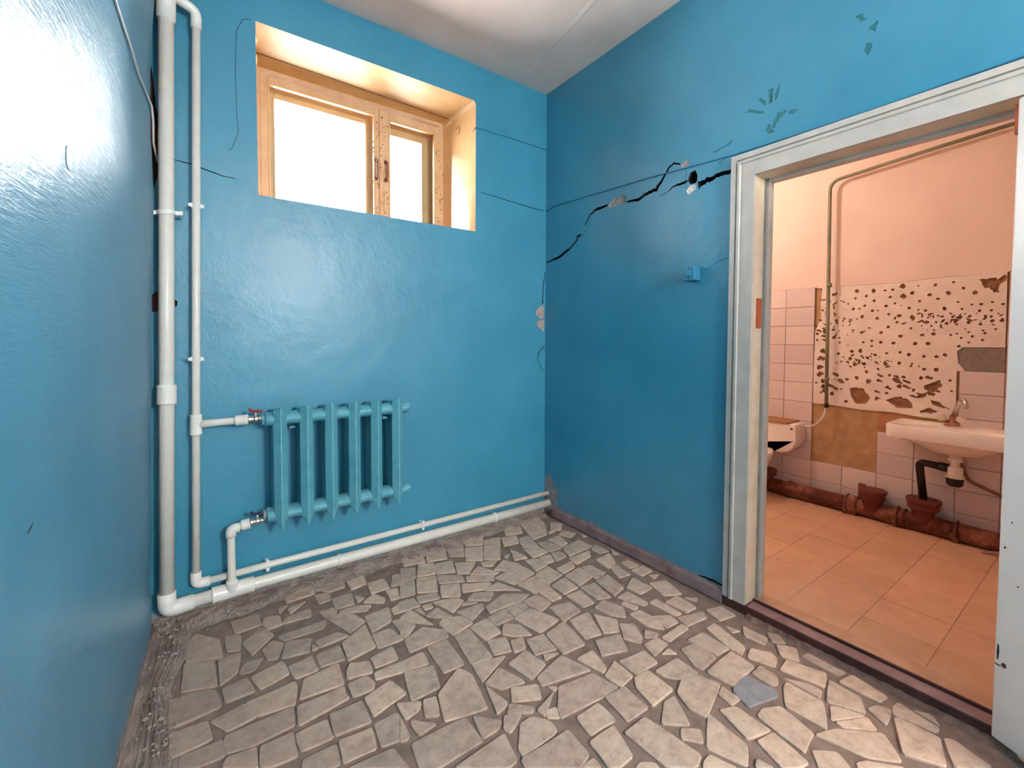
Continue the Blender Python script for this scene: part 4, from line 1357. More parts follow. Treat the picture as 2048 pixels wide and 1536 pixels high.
# ------------------------------------------------------------------ cables and lines
M_CABLE = mottled('cable_painted_blue', (0.02, .16, .28, 1), (.03, .20, .34, 1), 30, .45)
M_CORD = mottled('white_cord', rgb(206, 200, 196), rgb(220, 214, 210), 30, .5)
c_ = MB().tube([(-.003, -.004, 2.121), (-.0035, -.05, 2.130), (-.0035, -.096, 2.136), (-.0035, -.4, 2.122), (-.0035, -.872, 2.099), (-.0035, -1.1, 2.082), (-.0035, -1.334, 2.066), (-.0035, -1.6, 2.060), (-.0035, -1.855, 2.058), (-.0035, -2.19, 2.062), (-.0035, -2.6, 2.066)], .0035, 8).build('wall_cable', M_CABLE, None, True)
tag(c_, 'thin cable painted blue running along the wall above the door casing', 'cable')
c_ = MB().tube([(-.568, .10, 2.50), (-.568, -.003, 2.541), (-.3, -.004, 2.545), (-.006, -.005, 2.543), (-.004, -.05, 2.555), (-.004, -.085, 2.568)], .0028, 8).build('clothes_line', M_CABLE, None, True)
tag(c_, 'thin dark line from the window recess to a nail by the corner', 'line')
wl = [(-2.118, -.025, 1.96), (-2.128, -.06, 2.03), (-2.124, -.11, 2.10), (-2.126, -.14, 2.145)]
for y, z in ((-.226, 2.153), (-.36, 2.151), (-.486, 2.175), (-.606, 2.182), (-.693, 2.193), (-1.0, 2.24), (-1.6, 2.36)):
    wl.append((left_x(y, z) + .005, y, z))
tag(MB().tube(wl, .0042, 8).build('hanging_cord', M_CORD, None, True), 'pale cord hanging down the shiny wall to behind the thick riser', 'cord')
# wires in the window recess
M_WIRE = mottled('dark_wire', rgb(92, 66, 56), rgb(120, 90, 76), 30, .6)
wire_pts = [(IX0 - .02, .25, 2.697), (-1.4, .262, 2.697), (-1.0, .277, 2.697), (-.60, .29, 2.696)]
wr = MB().tube(wire_pts, .0022, 8).build('curtain_wire', M_WIRE, None, True)
tag(wr, 'thin dark wire stretched under the window soffit', 'wire')
hk = MB()
hk.tube([(-.585, .193 + .018 * math.cos(a), 2.589 + .026 * math.sin(a)) for a in [PI * 2 * k / 12 for k in range(13)]], .0022, 8)
hk.tube([(-.592, .21, 2.61), (-.575, .21, 2.60)], .003, 8)
tag(hk.build('wire_hook', M_WIRE, None, True), 'small wire ring hooked on the window reveal', 'hook')

# ================================================================== washroom beyond the doorway
FZ = .012
XB = 1.85
BY0, BY1 = .62, -3.2          # side walls of the washroom
M_OCHRE = mottled('ochre_mortar', rgb(172, 138, 96), rgb(196, 162, 118), 14, .95, .8, 70, .005)
M_WASH = mottled('pale_distemper', rgb(226, 206, 192), rgb(236, 218, 204), 2.5, .9, .25, 60, .003)
M_SCAR = mottled('scarred_white_plaster', rgb(226, 214, 202), rgb(240, 230, 218), 9, .9, .6, 80, .005)
M_POCK = mottled('brown_pock', rgb(128, 92, 66), rgb(164, 122, 88), 30, .95, .6, 90, .004)
M_GREYC = mottled('grey_cement_patch', rgb(128, 118, 108), rgb(150, 140, 128), 40, .95, .8, 140, .004)
def wall_tile_mat():
    t = NT('embossed_pink_white_tile')
    oi = t.n('ShaderNodeObjectInfo')
    tone = t.ramp(oi.outputs['Random'], [(0, rgb(212, 196, 192)), (1, rgb(228, 214, 208))])
    h = t.noise(34, 4, .6, t.pos((1, 1, 2.2)), 1.4)
    c = t.mix(t.math('MULTIPLY', t.step(h, .62, .75), .25), tone, rgb(186, 166, 160))
    return t.done(c, .30, t.bump(h, .5, .006))
M_WTILE = wall_tile_mat()
tx = lambda u, v, d: (XB + d, u, v)

bath_wall = tag(MB().box(XB + .012, XB + .12, BY1, BY0, 0, HC).build('wall_bathroom_far', M_OCHRE), 'washroom wall with pale plaster, old tiles and chisel scars', kind='structure')
JZ = [1.632, 1.487, 1.341, 1.195, 1.045, .902, .751, .600, .453, .306, .159, .012]
JY = [.424, .224, .024, -.176, -.377, -.577, -.776, -.979, -1.182, -1.383, -1.577, -1.777, -1.968, -2.168, -2.368, -2.568, -2.768]
# upper plaster
sheet('upper_plaster', [(BY0, 1.632), (-.979, 1.632), (-1.0, 1.622), (-1.10, 1.628), (-1.45, 1.620), (-1.7, 1.632), (-1.955, 1.628), (-1.968, 1.634), (BY1, 1.632), (BY1, HC), (BY0, HC)], [], tx, M_WASH, bath_wall)
# scarred plaster with its chiselled pocks
POCKS = "-1241,1582,15 -1336,1574,18 -1399,1572,10 -1439,1574,10 -1491,1592,19 -1540,1544,14 -1496,1526,18 -1295,1543,12 -1428,1525,10 -1232,1531,9 -1099,1568,14 -1340,1507,12 -1454,1481,8 -1407,1465,11 -1288,1474,10 -1222,1454,11 -1332,1437,12 -1363,1437,8 -1528,1446,11 -1276,1399,14 -1424,1409,10 -1361,1384,12 -1479,1397,15 -1547,1382,17 -1468,1353,11 -1122,1379,10 -1211,1377,9 -1423,1323,12 -1318,1318,9 -1541,1311,10 -1226,1303,10 -1275,1287,13 -1385,1284,13 -1488,1260,14 -1104,1310,13 -1110,1251,16 -1144,1215,10 -1334,1228,11 -1287,1217,10 -1385,1219,13 -1453,1213,12 -1335,1192,11 -1597,1267,14 -1651,1273,15 -1628,1211,15 -1565,1209,16 -1731,1266,10 -1758,1274,7 -1778,1248,9 -1810,1283,8 -1825,1257,10 -1879,1276,9 -1922,1299,8 -1869,1234,9 -1812,1220,8 -1770,1196,11 -1858,1331,9 -1807,1340,11 -1906,1348,12 -1946,1348,12 -1765,1376,11 -1812,1379,11 -1878,1378,10 -1901,1374,8 -1930,1390,6 -1900,1410,8 -1852,1411,10 -1777,1426,8 -1698,1433,14 -1609,1425,10 -1947,1445,10 -1903,1460,8 -1858,1451,10 -1819,1450,7 -1758,1470,8 -1712,1530,16 -1666,1496,10 -1579,1487,10 -1625,1524,13 -1652,1586,11 -1735,1594,9 -1780,1553,11 -1830,1522,15 -1570,1587,7 -1418,1143,11 -1490,1152,12 -1535,1138,14 -1609,1128,12 -1708,1140,13 -1670,1128,13 -1356,1129,13 -1315,1109,13 -1139,1132,13 -1272,1156,17 -1413,1080,11 -1486,1078,14 -1548,1062,9 -1613,1045,12 -1670,1045,15 -1311,1010,14 -1376,1032,10 -1438,994,11 -1512,986,14 -1599,987,13 -1736,981,11 -1745,916,8 -1378,954,11 -1323,944,19 -1256,962,17 -1198,948,15 -1430,915,10 -1493,923,17 -1565,905,13 -1426,870,12 -1164,874,9 -1195,786,14 -1370,823,12 -1139,972,12 -1021,968,19 -1017,1019,15 -1002,907,10 -1051,883,18 -1030,1456,11 -1020,1382,10 -1043,1319,11 -1048,1260,14 -1690,1383,9 -1750,1345,12 -1710,1339,11 -1617,1349,14 -1106,834,19 -1035,835,12 -1220,1151,15 -1212,1098,14 -1241,1058,16 -1296,1064,12 -991,1336,10 -1000,1280,12 -1001,1233,11"
BIGS = [[(-1.844, 1.598), (-1.886, 1.6), (-1.903, 1.604), (-1.92, 1.59), (-1.952, 1.617), (-1.955, 1.58), (-1.933, 1.564), (-1.926, 1.544), (-1.931, 1.516), (-1.906, 1.512), (-1.892, 1.544), (-1.866, 1.553)] , [(-1.214, 0.887), (-1.258, 0.894), (-1.3, 0.887), (-1.313, 0.859), (-1.335, 0.824), (-1.315, 0.785), (-1.255, 0.778), (-1.229, 0.82)] , [(-1.419, 0.823), (-1.49, 0.852), (-1.528, 0.846), (-1.549, 0.828), (-1.566, 0.785), (-1.486, 0.778), (-1.458, 0.796)] , [(-1.611, 0.933), (-1.653, 0.961), (-1.694, 0.981), (-1.7, 0.938), (-1.664, 0.898), (-1.629, 0.911)] , [(-1.575, 0.853), (-1.6, 0.883), (-1.63, 0.891), (-1.625, 0.869)] , [(-1.646, 0.852), (-1.695, 0.838), (-1.742, 0.801), (-1.711, 0.803), (-1.661, 0.821)] , [(-1.597, 0.772), (-1.647, 0.799), (-1.685, 0.783), (-1.653, 0.759), (-1.608, 0.759)] ,]
rnd = random.Random(5)
holes = []
for q in POCKS.split():
    y, z, r = [int(c) / 1000 for c in q.split(',')]
    r *= .92
    n = 9
    a0 = rnd.random() * 6
    el = rnd.uniform(.75, 1.0); ea = rnd.random() * PI
    pl_ = []
    for k in range(n):
        a = a0 + 2 * PI * k / n
        rr = r * rnd.uniform(.78, 1.15)
        u, v = rr * math.cos(a), rr * math.sin(a) * el
        pl_.append((y + u * math.cos(ea) - v * math.sin(ea), z + u * math.sin(ea) + v * math.cos(ea)))
    holes.append((pl_, r))
for i, b_ in enumerate(BIGS):
    holes.append((roughen(b_, .006, 3, 60 + i), .02))
# broad broken patches low on the plaster and along the tile edge
for k in range(34):
    y, z = (rnd.uniform(-1.72, -1.05), rnd.uniform(.80, 1.0)) if k < 22 else (rnd.uniform(-1.06, -1.01), rnd.uniform(.82, 1.32))
    r = rnd.uniform(.012, .026); e_ = rnd.uniform(.35, .7)
    holes.append(([(y + r * math.cos(a) * rnd.uniform(.6, 1.3), z + r * e_ * math.sin(a) * rnd.uniform(.6, 1.4) + .3 * r * math.cos(a)) for a in [2 * PI * q / 11 for q in range(11)]], .015))
# rows of small nicks
for k in range(150):
    zone = rnd.random()
    if zone < .4: y, z = rnd.gauss(-1.12, .07), rnd.gauss(1.4, .1)
    elif zone < .75: y, z = rnd.gauss(-1.72, .12), rnd.gauss(1.36, .035)
    else: y, z = rnd.gauss(-1.3, .12), rnd.gauss(1.08, .03)
    if not (-1.95 < y < -1.0 and .80 < z < 1.6) or (y < -1.73 and z < 1.22): continue
    s = rnd.uniform(.003, .008); a = rnd.random() * PI; l = rnd.uniform(1, 3)
    q4 = [(-l, -.6), (l * .3, -.9), (l, .2), (-l * .2, .9)]
    holes.append(([(y + s * (u * math.cos(a) - v * math.sin(a)), z + s * (u * math.sin(a) + v * math.cos(a))) for u, v in q4], .004))
SCAR_OUT = [(-1.025, 1.624), (-1.018, 1.50), (-1.022, 1.40), (-1.0, 1.34), (-.985, 1.30), (-.982, 1.0), (-.984, .75), (-1.081, .751), (-1.28, .738), (-1.465, .744), (-1.60, .732), (-1.767, .730), (-1.763, 1.042), (-1.80, 1.046), (-1.77, 1.09), (-1.762, 1.164), (-1.786, 1.19), (-1.962, 1.192), (-1.958, 1.628), (-1.7, 1.63), (-1.45, 1.618), (-1.10, 1.626)]
sheet('scarred_plaster', SCAR_OUT, [h[0] for h in holes], lambda u, v, d: (XB - .002 + d, u, v), M_SCAR, bath_wall)
n = len(SCAR_OUT)
obj('plaster_rim', [(XB - .002, u, v) for u, v in SCAR_OUT] + [(XB + .0125, u, v) for u, v in SCAR_OUT], [[i, (i + 1) % n, n + (i + 1) % n, n + i] for i in range(n)], M_SCAR, bath_wall)
# pocks are too many and too small to pick apart: one piece of real hollows
pv, pf = [], []
for pl_, r in holes:
    n = len(pl_); b0 = len(pv)
    cx = sum(q[0] for q in pl_) / n; cz = sum(q[1] for q in pl_) / n
    dp = min(.011, .004 + r * .35)
    pv += [(XB - .002, u, v) for u, v in pl_]
    pv += [(XB - .002 + dp * rnd.uniform(.7, 1.0), u + (cx - u) * .35, v + (cz - v) * .35) for u, v in pl_]
    pv.append((XB - .002 + dp * rnd.uniform(.5, 1), cx, cz))
    for i in range(n):
        j = (i + 1) % n
        pf += [[b0 + i, b0 + j, b0 + n + j, b0 + n + i], [b0 + n + i, b0 + n + j, b0 + 2 * n]]
tag(obj('chisel_pocks', pv, pf, M_POCK, bath_wall), kind='stuff')
# grey cement patch
GP = [(-1.764, 1.16), (-1.786, 1.188), (-1.963, 1.190), (-1.965, 1.047), (-1.80, 1.046), (-1.77, 1.093)]
m_ = MB().prism(GP, 'x', XB + .003, XB + .014); m_.build('cement_patch', M_GREYC, bath_wall)
# reddish tile stubs
MB().prism([(-1.383, .728), (-1.57, .724), (-1.57, .607), (-1.383, .604)], 'x', XB + .006, XB + .014).build('mortar_bed', mottled('brown_mortar', rgb(168, 118, 84), rgb(190, 138, 102), 14, .9, .6, 80, .004), bath_wall)
def wtile(y0, y1, z0, z1, dx=0):
    g = .0016
    m_ = MB().box(XB - .004 + dx, XB + .0125, y1 + g, y0 - g, z0 + g, z1 - g)
    return m_
def put_tile(iy, iz, **k):
    y0, y1 = JY[iy], JY[iy + 1]; z1, z0 = JZ[iz], JZ[iz + 1]
    w, h = y0 - y1, z1 - z0
    g = .0016
    me = bpy.data.meshes.new('wall_tile')
    b = bmesh.new(); bmesh.ops.create_cube(b, size=1)
    for v in b.verts: v.co = Vector((v.co.x * .016, v.co.y * (w - 2 * g), v.co.z * (h - 2 * g)))
    bmesh.ops.bevel(b, geom=[e for e in b.edges if all(v.co.x < 0 for v in e.verts)], offset=.0015, segments=1, affect='EDGES')
    b.to_mesh(me); b.free()
    link('wall_tile', me, M_WTILE, bath_wall, False, (XB + .004 + rnd.uniform(-.001, .001), (y0 + y1) / 2, (z0 + z1) / 2))
GROUT = MB().box(XB + .004, XB + .0122, JY[7], BY0, 0, 1.632).build('grout_bed', mottled('brown_grout', rgb(150, 112, 92), rgb(172, 134, 112), 20, .9), bath_wall)
MB().box(XB + .004, XB + .0122, BY1, JY[12], 0, 1.632).build('grout_bed', M_MAUVE, bath_wall)
MB().box(XB + .004, XB + .0122, JY[12], JY[11], 0, 1.043).build('grout_bed', M_MAUVE, bath_wall)
MB().box(XB + .004, XB + .0122, JY[11], JY[9], 0, .600).build('grout_bed', M_MAUVE, bath_wall)
MB().box(XB + .004, XB + .0122, JY[9], JY[7], 0, .306).build('grout_bed', M_MAUVE, bath_wall)
for iy in range(len(JY) - 1):
    for iz in range(len(JZ) - 1):
        yc = (JY[iy] + JY[iy + 1]) / 2; zc = (JZ[iz] + JZ[iz + 1]) / 2
        if yc > .2 or yc < -2.6: continue
        if yc > -.979: ok = True
        elif yc < -1.968: ok = True
        elif yc < -1.777: ok = zc < 1.045
        elif yc < -1.383: ok = zc < .60
        else: ok = zc < .306
        if ok: put_tile(iy, iz)

bw2 = tag(MB().box(.12, .125, BY1, DY1 - .03, 0, HC).box(.12, .125, DY0 + .03, BY0, 0, HC).box(.12, .125, DY1 - .03, DY0 + .03, DZ + .03, HC).build('wall_bathroom_near', M_WASH), 'pale inner face of the wall beside the doorway', kind='structure')
bw3 = tag(MB().box(.12, XB + .1, BY0, BY0 + .1, 0, HC).build('wall_bathroom_left', M_WASH), 'pale end wall of the washroom', kind='structure')
bw4 = tag(MB().box(.0, XB + .1, BY1 - .1, BY1, 0, HC).build('wall_bathroom_right', M_WASH), 'pale far end wall of the washroom', kind='structure')

# washroom floor of large worn tiles
def bfloor_mat():
    t = NT('worn_terracotta_beige_tile')
    oi = t.n('ShaderNodeObjectInfo')
    base = t.ramp(t.noise(7, 6, .7), [(.3, rgb(202, 160, 128)), (.7, rgb(220, 180, 148))])
    tone = t.ramp(oi.outputs['Random'], [(0, (.90, .90, .90)), (1, (1.04, 1.03, 1.02))])
    return t.done(t.mix(1.0, base, tone, 'MULTIPLY'), .55, t.bump(t.noise(60, 4, .6), .5, .004))
M_BFL = bfloor_mat()
bfl = tag(MB().box(.02, XB + .1, BY1, BY0, -.12, FZ - .001).build('floor_bathroom', mottled('floor_grout', rgb(176, 144, 120), rgb(196, 164, 140), 20, .9)), 'worn peach-beige tiled washroom floor', kind='structure')
sz = .245
tm = bpy.data.meshes.new('floor_tile')
b = bmesh.new(); bmesh.ops.create_cube(b, size=1)
for v in b.verts: v.co = Vector((v.co.x * (sz - .0025), v.co.y * (sz - .0025), v.co.z * .01))
bmesh.ops.bevel(b, geom=[e for e in b.edges if all(v.co.z > 0 for v in e.verts)], offset=.0015, segments=1, affect='EDGES')
b.to_mesh(tm); b.free(); tm.materials.append(M_BFL)
for i in range(7):
    for j in range(11):
        o2 = bpy.data.objects.new('floor_tile', tm); COL.objects.link(o2); o2.parent = bfl
        o2.location = (.135 + sz * (i + .5), -.55 + sz * .5 - sz * j + (sz * .5 if i % 2 else 0) * 0 + .03, FZ - .004 + rnd.uniform(-.0008, .0008))
        o2.rotation_euler = (rnd.uniform(-.003, .003), rnd.uniform(-.003, .003), rnd.uniform(-.004, .004))

# ------------------------------------------------------------------ washbasin
M_CERAM = mottled('white_sanitary_ceramic', rgb(240, 232, 222), rgb(246, 240, 230), 6, .12, .05, 20, .001)
M_BLACKP = mottled('black_plastic', rgb(16, 16, 18), rgb(26, 26, 28), 20, .3, .1, 60, .001)
sink = thing('washbasin', 'white ceramic washbasin fixed to the scarred washroom wall', 'sink', (1.68, -1.80, .45))
SX0, SX1, SY0, SY1, ST, SB = 1.515, XB - .003, -1.503, -2.10, .712, .632
NS = 14
def slab_ring(x0, x1, y0, y1, z, r):
    pts = []
    for (cx, cy, a0) in ((x1 - .004, y1 + .004, -PI / 2), (x1 - .004, y0 - .004, 0), (x0 + r, y0 - r, PI / 2), (x0 + r, y1 + r, PI)):
        rr = .004 if cx > (x0 + x1) / 2 else r
        for k in range(6):
            a = a0 + PI / 2 * k / 5
            pts.append((cx + rr * math.cos(a), cy + rr * math.sin(a), z))
    return pts
def ell_ring(cx, cy, rx, ry, z, n=24, ph=0):
    # same vertex order as slab_ring: start at back-right, go round
    out = []
    for k in range(n):
        a = -PI / 2 + (k - 2.5) * 2 * PI / n + PI / 4 * 0 + ph
        out.append((cx + rx * math.cos(a), cy + ry * math.sin(a), z))
    return out
CXS, CYS = (SX0 + SX1) / 2 - .015, (SY0 + SY1) / 2
EP = PI / 4
rings = [ell_ring(CXS + .02, CYS, .035, .035, .548, ph=EP), ell_ring(CXS + .02, CYS, .09, .12, .560, ph=EP), ell_ring(CXS + .01, CYS, .13, .20, .60, ph=EP),
         slab_ring(SX0 + .02, SX1, SY0 - .02, SY1 + .02, SB + .004, .05), slab_ring(SX0 + .003, SX1, SY0 - .003, SY1 + .003, SB, .045), slab_ring(SX0, SX1, SY0, SY1, SB + .012, .045),
         slab_ring(SX0, SX1, SY0, SY1, ST - .008, .045), slab_ring(SX0 + .006, SX1, SY0 - .006, SY1 + .006, ST, .042),
         slab_ring(SX0 + .030, SX1 - .075, SY0 - .035, SY1 + .035, ST - .002, .06), ell_ring(CXS - .01, CYS, .115, .235, ST - .012, ph=EP), ell_ring(CXS, CYS, .095, .20, ST - .07, ph=EP), ell_ring(CXS + .02, CYS, .03, .03, ST - .13, ph=EP)]
V, F = [], []
for r in rings: V += r
n = 24
for a in range(len(rings) - 1):
    for k in range(n): F.append([a * n + k, a * n + (k + 1) % n, (a + 1) * n + (k + 1) % n, (a + 1) * n + k])
F.append(list(range(n))[::-1]); F.append(list(range((len(rings) - 1) * n, len(rings) * n)))
bo = obj('basin', V, F, M_CERAM, None, True)
bmx = bmesh.new(); bmx.from_mesh(bo.data); bmesh.ops.recalc_face_normals(bmx, faces=bmx.faces)
for e in bmx.edges:
    if len(e.link_faces) == 2 and e.calc_face_angle(0) > .7: e.smooth = False
bmx.to_mesh(bo.data); bmx.free()
under(bo, sink)
# tap
tap = thing('mixer_tap', 'old chrome mixer tap with two pale square handles on the washbasin', 'tap', (1.775, -1.765, ST))
M_TAPH = mottled('pale_plastic_handle', rgb(222, 206, 176), rgb(236, 222, 194), 30, .35)
M_TAPB = mottled('corroded_brass', rgb(164, 104, 78), rgb(200, 150, 124), 60, .4, .6, 120, .003, metal=.6)
under(MB().box(1.755, 1.797, -1.80, -1.73, ST - .003, ST + .018, .006).lathe([(.018, 0), (.016, .02), (.013, .04), (.013, .05)], Matrix.Translation((1.775, -1.765, ST + .012)), 16).build('tap_body', M_TAPB, None, auto=.6), tap)
under(MB().tube(bend([(1.775, -1.765, ST + .05), (1.745, -1.805, ST + .165), (1.715, -1.825, ST + .165), (1.685, -1.84, ST + .125)], .03, 6), [.010] * 2 + [.009] * 14 + [.010] * 0 if False else .0115, 14).build('spout', M_CHROME, None, True), tap)
for sg, yy in ((1, -1.722), (-1, -1.806)):
    under(MB().tube([(1.775, -1.765 + sg * .02, ST + .02), (1.762, yy - sg * .012, ST + .034)], .008, 12).build('handle_stem', M_CHROME, None, True), tap)
    hb = bmesh.new(); bmesh.ops.create_cube(hb, size=1)
    for v in hb.verts: v.co = Matrix.Rotation(sg * -.5, 3, 'X') @ Vector((v.co.x * .03, v.co.y * .042, v.co.z * .034)) + Vector((1.758, yy, ST + .042))
    bmesh.ops.bevel(hb, geom=hb.edges[:], offset=.006, segments=2, affect='EDGES')
    me = bpy.data.meshes.new('handle'); hb.to_mesh(me); hb.free()
    under(link('handle', me, M_TAPH), tap)
# bottle trap and waste
trap = thing('bottle_trap', 'black and white plastic bottle trap under the washbasin', 'drain', (1.69, -1.775, .36))
TX, TY = CXS + .02, CYS
under(MB().lathe([(.022, 0), (.022, .03), (.034, .032), (.034, .05), (.026, .052), (.026, .07)], Matrix.Translation((TX, TY, .478)), 20).build('waste_flange', M_PIPEW, None, auto=.6), trap)
under(MB().lathe([(.030, 0), (.038, .01), (.040, .05), (.040, .052)], Matrix.Translation((TX, TY, .362)), 24).build('trap_cup', M_BLACKP, None, auto=.6), trap)
under(MB().lathe([(.043, 0), (.043, .012), (.035, .014), (.035, .06), (.030, .066)], Matrix.Translation((TX, TY, .412)), 24).build('trap_body', M_PIPEW, None, auto=.6), trap)
under(MB().tube([(TX, TY + .03, .462), (TX + .004, TY + .075, .466)], .026, 20).build('side_nut', M_BLACKP, None, True), trap)
under(MB().tube(bend([(TX + .004, TY + .05, .463), (1.705, -1.635, .468), (1.735, -1.655, .232)], .035, 7), .021, 20).build('waste_pipe', M_BLACKP, None, True), trap)

# ------------------------------------------------------------------ cast-iron soil pipe
def rust_mat():
    t = NT('rusty_cast_iron')
    c = t.ramp(t.noise(9, 6, .7), [(.25, rgb(62, 26, 20)), (.48, rgb(112, 56, 40)), (.62, rgb(146, 92, 70)), (.78, rgb(184, 150, 128))])
    return t.done(c, .75, t.bump(t.noise(26, 5, .65), .9, .012))
M_CAST = rust_mat()
M_CAST2 = mottled('oxblood_cast_iron', rgb(86, 30, 24), rgb(118, 52, 40), 9, .6, .6, 50, .006)
soil = thing('soil_pipe', 'rusty cast-iron soil pipe lying along the washroom wall', 'pipe', (1.75, -1.4, FZ))
PX, PZ, PR = 1.752, FZ + .058, .054
def pr_(y0, y1, nm, r=PR, mat=M_CAST):
    return under(MB().tube([(PX, y0, PZ), (PX, (y0 + y1) / 2, PZ - .001), (PX, y1, PZ)], r, 28).build(nm, mat, None, True), soil)
pr_(-.62, -1.26, 'pipe_length'); pr_(-1.24, -1.80, 'tee_body'); pr_(-1.76, -2.35, 'pipe_length')
for y0, y1, r in ((-1.245, -1.262, .074), (-1.262, -1.315, .068), (-1.52, -1.54, .070), (-1.54, -1.575, .063), (-1.80, -1.818, .068), (-.865, -.89, .064)):
    pr_(y0, y1, 'hub', r)
for (yy, zt, r) in ((-1.395, .215, .078), (-1.655, .228, .086)):
    under(MB().lathe([(.054, 0), (.054, zt - PZ - .085), (.060, zt - PZ - .075), (r - .008, zt - PZ - .06), (r - .008, zt - PZ - .022), (r, zt - PZ - .018), (r, zt - PZ - .002), (r - .012, zt - PZ), (0, zt - PZ + .003)], Matrix.Translation((PX - .008, yy, PZ)), 28).build('branch_socket', M_CAST2, None, auto=.6), soil)
under(MB().tube([(PX - .03, -.70, PZ + .02), (1.74, -.735, .17)], .036, 20).build('branch', M_CAST, None, True), soil)
under(MB().tube([(1.74, -.733, .155), (1.738, -.738, .20)], .045, 20).build('hub', M_CAST, None, True), soil)
MB_ = MB().box(XB - .028, XB - .005, -1.33, -1.29, FZ, .215, .003)
tag(MB_.build('wooden_prop', mottled('red_stained_wood', rgb(104, 58, 46), rgb(140, 92, 74), 12, .8), None), 'short red-brown wooden prop wedged behind the soil pipe', 'block')
tag(MB().tube(bend([(1.66, -1.93, FZ + .004), (1.66, -2.00, FZ + .03), (1.68, -2.1, FZ + .035), (1.70, -2.3, FZ + .004)], .05, 5), .008, 10).build('cable_end', M_MAUVE, None, True), 'loose pinkish cable end beside the soil pipe', 'cable')

tag(MB().tube(bend([(1.828, -1.785, .56), (1.834, -1.795, .50), (1.836, -1.832, .375), (1.836, -1.98, .318), (1.836, -2.3, .27)], .03, 5), .009, 10).build('drain_hose', mottled('brown_hose', rgb(120, 84, 62), rgb(146, 106, 80), 20, .6), None, True), 'thin brown hose hanging on the tiles under the washbasin', 'hose')

# ------------------------------------------------------------------ green water pipe, stop valve and hose
M_GPIPE = mottled('green_grey_pipe_paint', rgb(112, 116, 92), rgb(150, 148, 120), 7, .5, .4, 60, .003)
wp = thing('water_pipe', 'thin green-grey water pipe bent along the washroom wall', 'pipe', (1.79, -1.09, .76))
under(MB().tube(bend([(1.79, -1.092, .76), (1.79, -1.086, 1.4), (1.79, -1.076, 2.385), (1.79, -1.6, 2.43), (1.79, -2.7, 2.51)], .07, 8), .0115, 16).build('pipe_length', M_GPIPE, None, True), wp)
for z in (.925, 1.62): under(MB().tube([(1.79, -1.09, z), (1.79, -1.09, z + .03)], .0155, 14).build('coupling', M_GPIPE, None, True), wp)
under(MB().tube([(1.79, -1.09, .955), (1.775, -1.125, .955), (1.772, -1.15, .955)], .005, 10).build('stop_valve', M_CHROME, None, True), wp)
under(MB().tube([(1.79, -1.092, .735), (1.79, -1.092, .765)], .015, 14).build('end_nut', M_BLACKP, None, True), wp)
tag(MB().tube(bend([(1.79, -1.092, .745), (1.79, -1.08, .66), (1.78, -1.03, .595), (1.765, -.985, .575), (1.755, -.943, .575)], .06, 6), .0065, 12).build('water_hose', M_CORD, None, True), 'white flexible hose from the green-grey pipe to the cistern', 'hose')

# ------------------------------------------------------------------ toilet
toi = thing('toilet', 'white ceramic toilet with low cistern in the washroom corner', 'toilet', (1.55, -.70, FZ))
cv_, cf_ = [], []
CY0, CY1 = -.945, -.46
prof = []
for k in range(9):       # right lower corner rounded, seen from the front
    a = -PI / 2 * k / 8
    prof.append((CY0 + .11 - .11 * math.cos(a), .36 + .13 + .13 * math.sin(a)))
prof = [(CY0 + .012, .592), (CY0 + .004, .575)] + prof + [(-.72, .355), (CY1 + .11, .36)] + [(CY1 - .11 + .11 * math.cos(a), .49 + .13 * math.sin(a)) for a in [-PI / 2 + PI / 2 * k / 8 for k in range(9)]] + [(CY1 - .004, .575), (CY1 - .012, .592)]
under(MB().prism(prof, 'x', 1.665, XB - .004, .012).build('cistern', M_CERAM, None, auto=.7), toi)
under(MB().box(1.655, XB - .002, CY0 + .05, CY1 - .004, .591, .606, .005).build('cistern_lid', mottled('brown_wood_lid', rgb(150, 104, 68), rgb(172, 126, 86), 10, .7), None), toi)
under(MB().lathe([(.008, 0), (.008, .01), (0, .012)], Matrix.Translation((1.664, -.915, .558)) @ Matrix.Rotation(-PI / 2, 4, 'Y'), 12).build('flush_button', M_REDBR, None), toi)
B_ = []
for (cx, rx, ry, z) in ((1.58, .11, .09, FZ), (1.58, .10, .08, .12), (1.54, .15, .12, .25), (1.50, .21, .165, .335), (1.49, .225, .178, .372), (1.49, .222, .175, .385), (1.49, .175, .130, .385), (1.50, .13, .10, .30), (1.52, .05, .05, .22)):
    B_.append([(cx + rx * math.cos(2 * PI * k / 28), -.665 + ry * math.sin(2 * PI * k / 28), z) for k in range(28)])
V = [p for r in B_ for p in r]
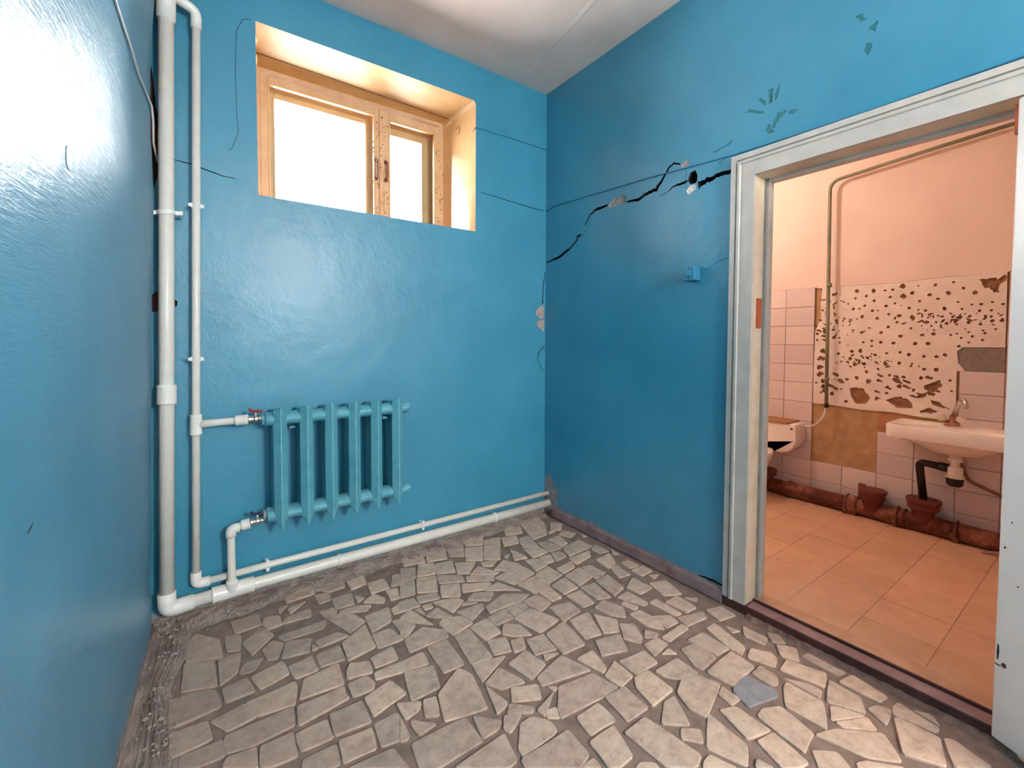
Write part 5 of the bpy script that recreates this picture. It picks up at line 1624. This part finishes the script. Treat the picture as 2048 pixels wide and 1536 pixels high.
F = [[a * 28 + k, a * 28 + (k + 1) % 28, (a + 1) * 28 + (k + 1) % 28, (a + 1) * 28 + k] for a in range(len(B_) - 1) for k in range(28)] + [list(range(28))[::-1], list(range((len(B_) - 1) * 28, len(B_) * 28))]
under(obj('bowl', V, F, M_CERAM, None, True), toi)
under(MB().tube([(1.64, -.70, .34), (1.72, -.70, .37)], .05, 18).build('flush_neck', M_CERAM, None, True), toi)

# ------------------------------------------------------------------ lamps (out of the picture): bulb in the washroom, added fill globe in the blue room
def emit(name, col, s):
    m_ = bpy.data.materials.new(name); m_.use_nodes = True
    e = m_.node_tree.nodes.new('ShaderNodeEmission'); e.inputs[0].default_value = (*col, 1); e.inputs[1].default_value = s
    m_.node_tree.links.new(e.outputs[0], m_.node_tree.nodes['Material Output'].inputs['Surface'])
    return m_
def lamp(name, label, loc, r, col, power_lum, drop):
    L = thing(name, label, 'lamp', loc)
    x, y, z = loc
    under(MB().lathe([(.05, -.03), (.05, 0)], Matrix.Translation((x, y, HC)), 20).build('ceiling_rose', M_PIPEW, None), L)
    under(MB().tube([(x, y, HC - .02), (x, y, z + r)], .004, 8).build('flex', M_BLACKP, None, True), L)
    under(MB().lathe([(.02, 0), (.022, .05), (.012, .06)], Matrix.Translation((x, y, z + r * .8)), 16).build('lamp_holder', M_BLACKP, None, auto=.6), L)
    b = bmesh.new(); bmesh.ops.create_uvsphere(b, u_segments=20, v_segments=12, radius=r)
    me = bpy.data.meshes.new('bulb'); b.to_mesh(me); b.free()
    o2 = link('bulb', me, emit(name + '_glow', col, power_lum), None, True); o2.location = loc
    o2.parent = L; o2.matrix_parent_inverse = Matrix.Translation(loc).inverted()
    return L
lamp('ceiling_bulb', 'bare warm bulb hanging from the washroom ceiling', (.80, -.42, 2.55), .055, (1.0, .80, .66), 135.0, .3)
lamp('added_fill_globe', 'white fill globe added out of view behind the viewer', (-.85, -4.7, 2.1), .22, (1.0, .85, .74), 105.0, .2)  # unseen globe added to brighten the blue room from behind
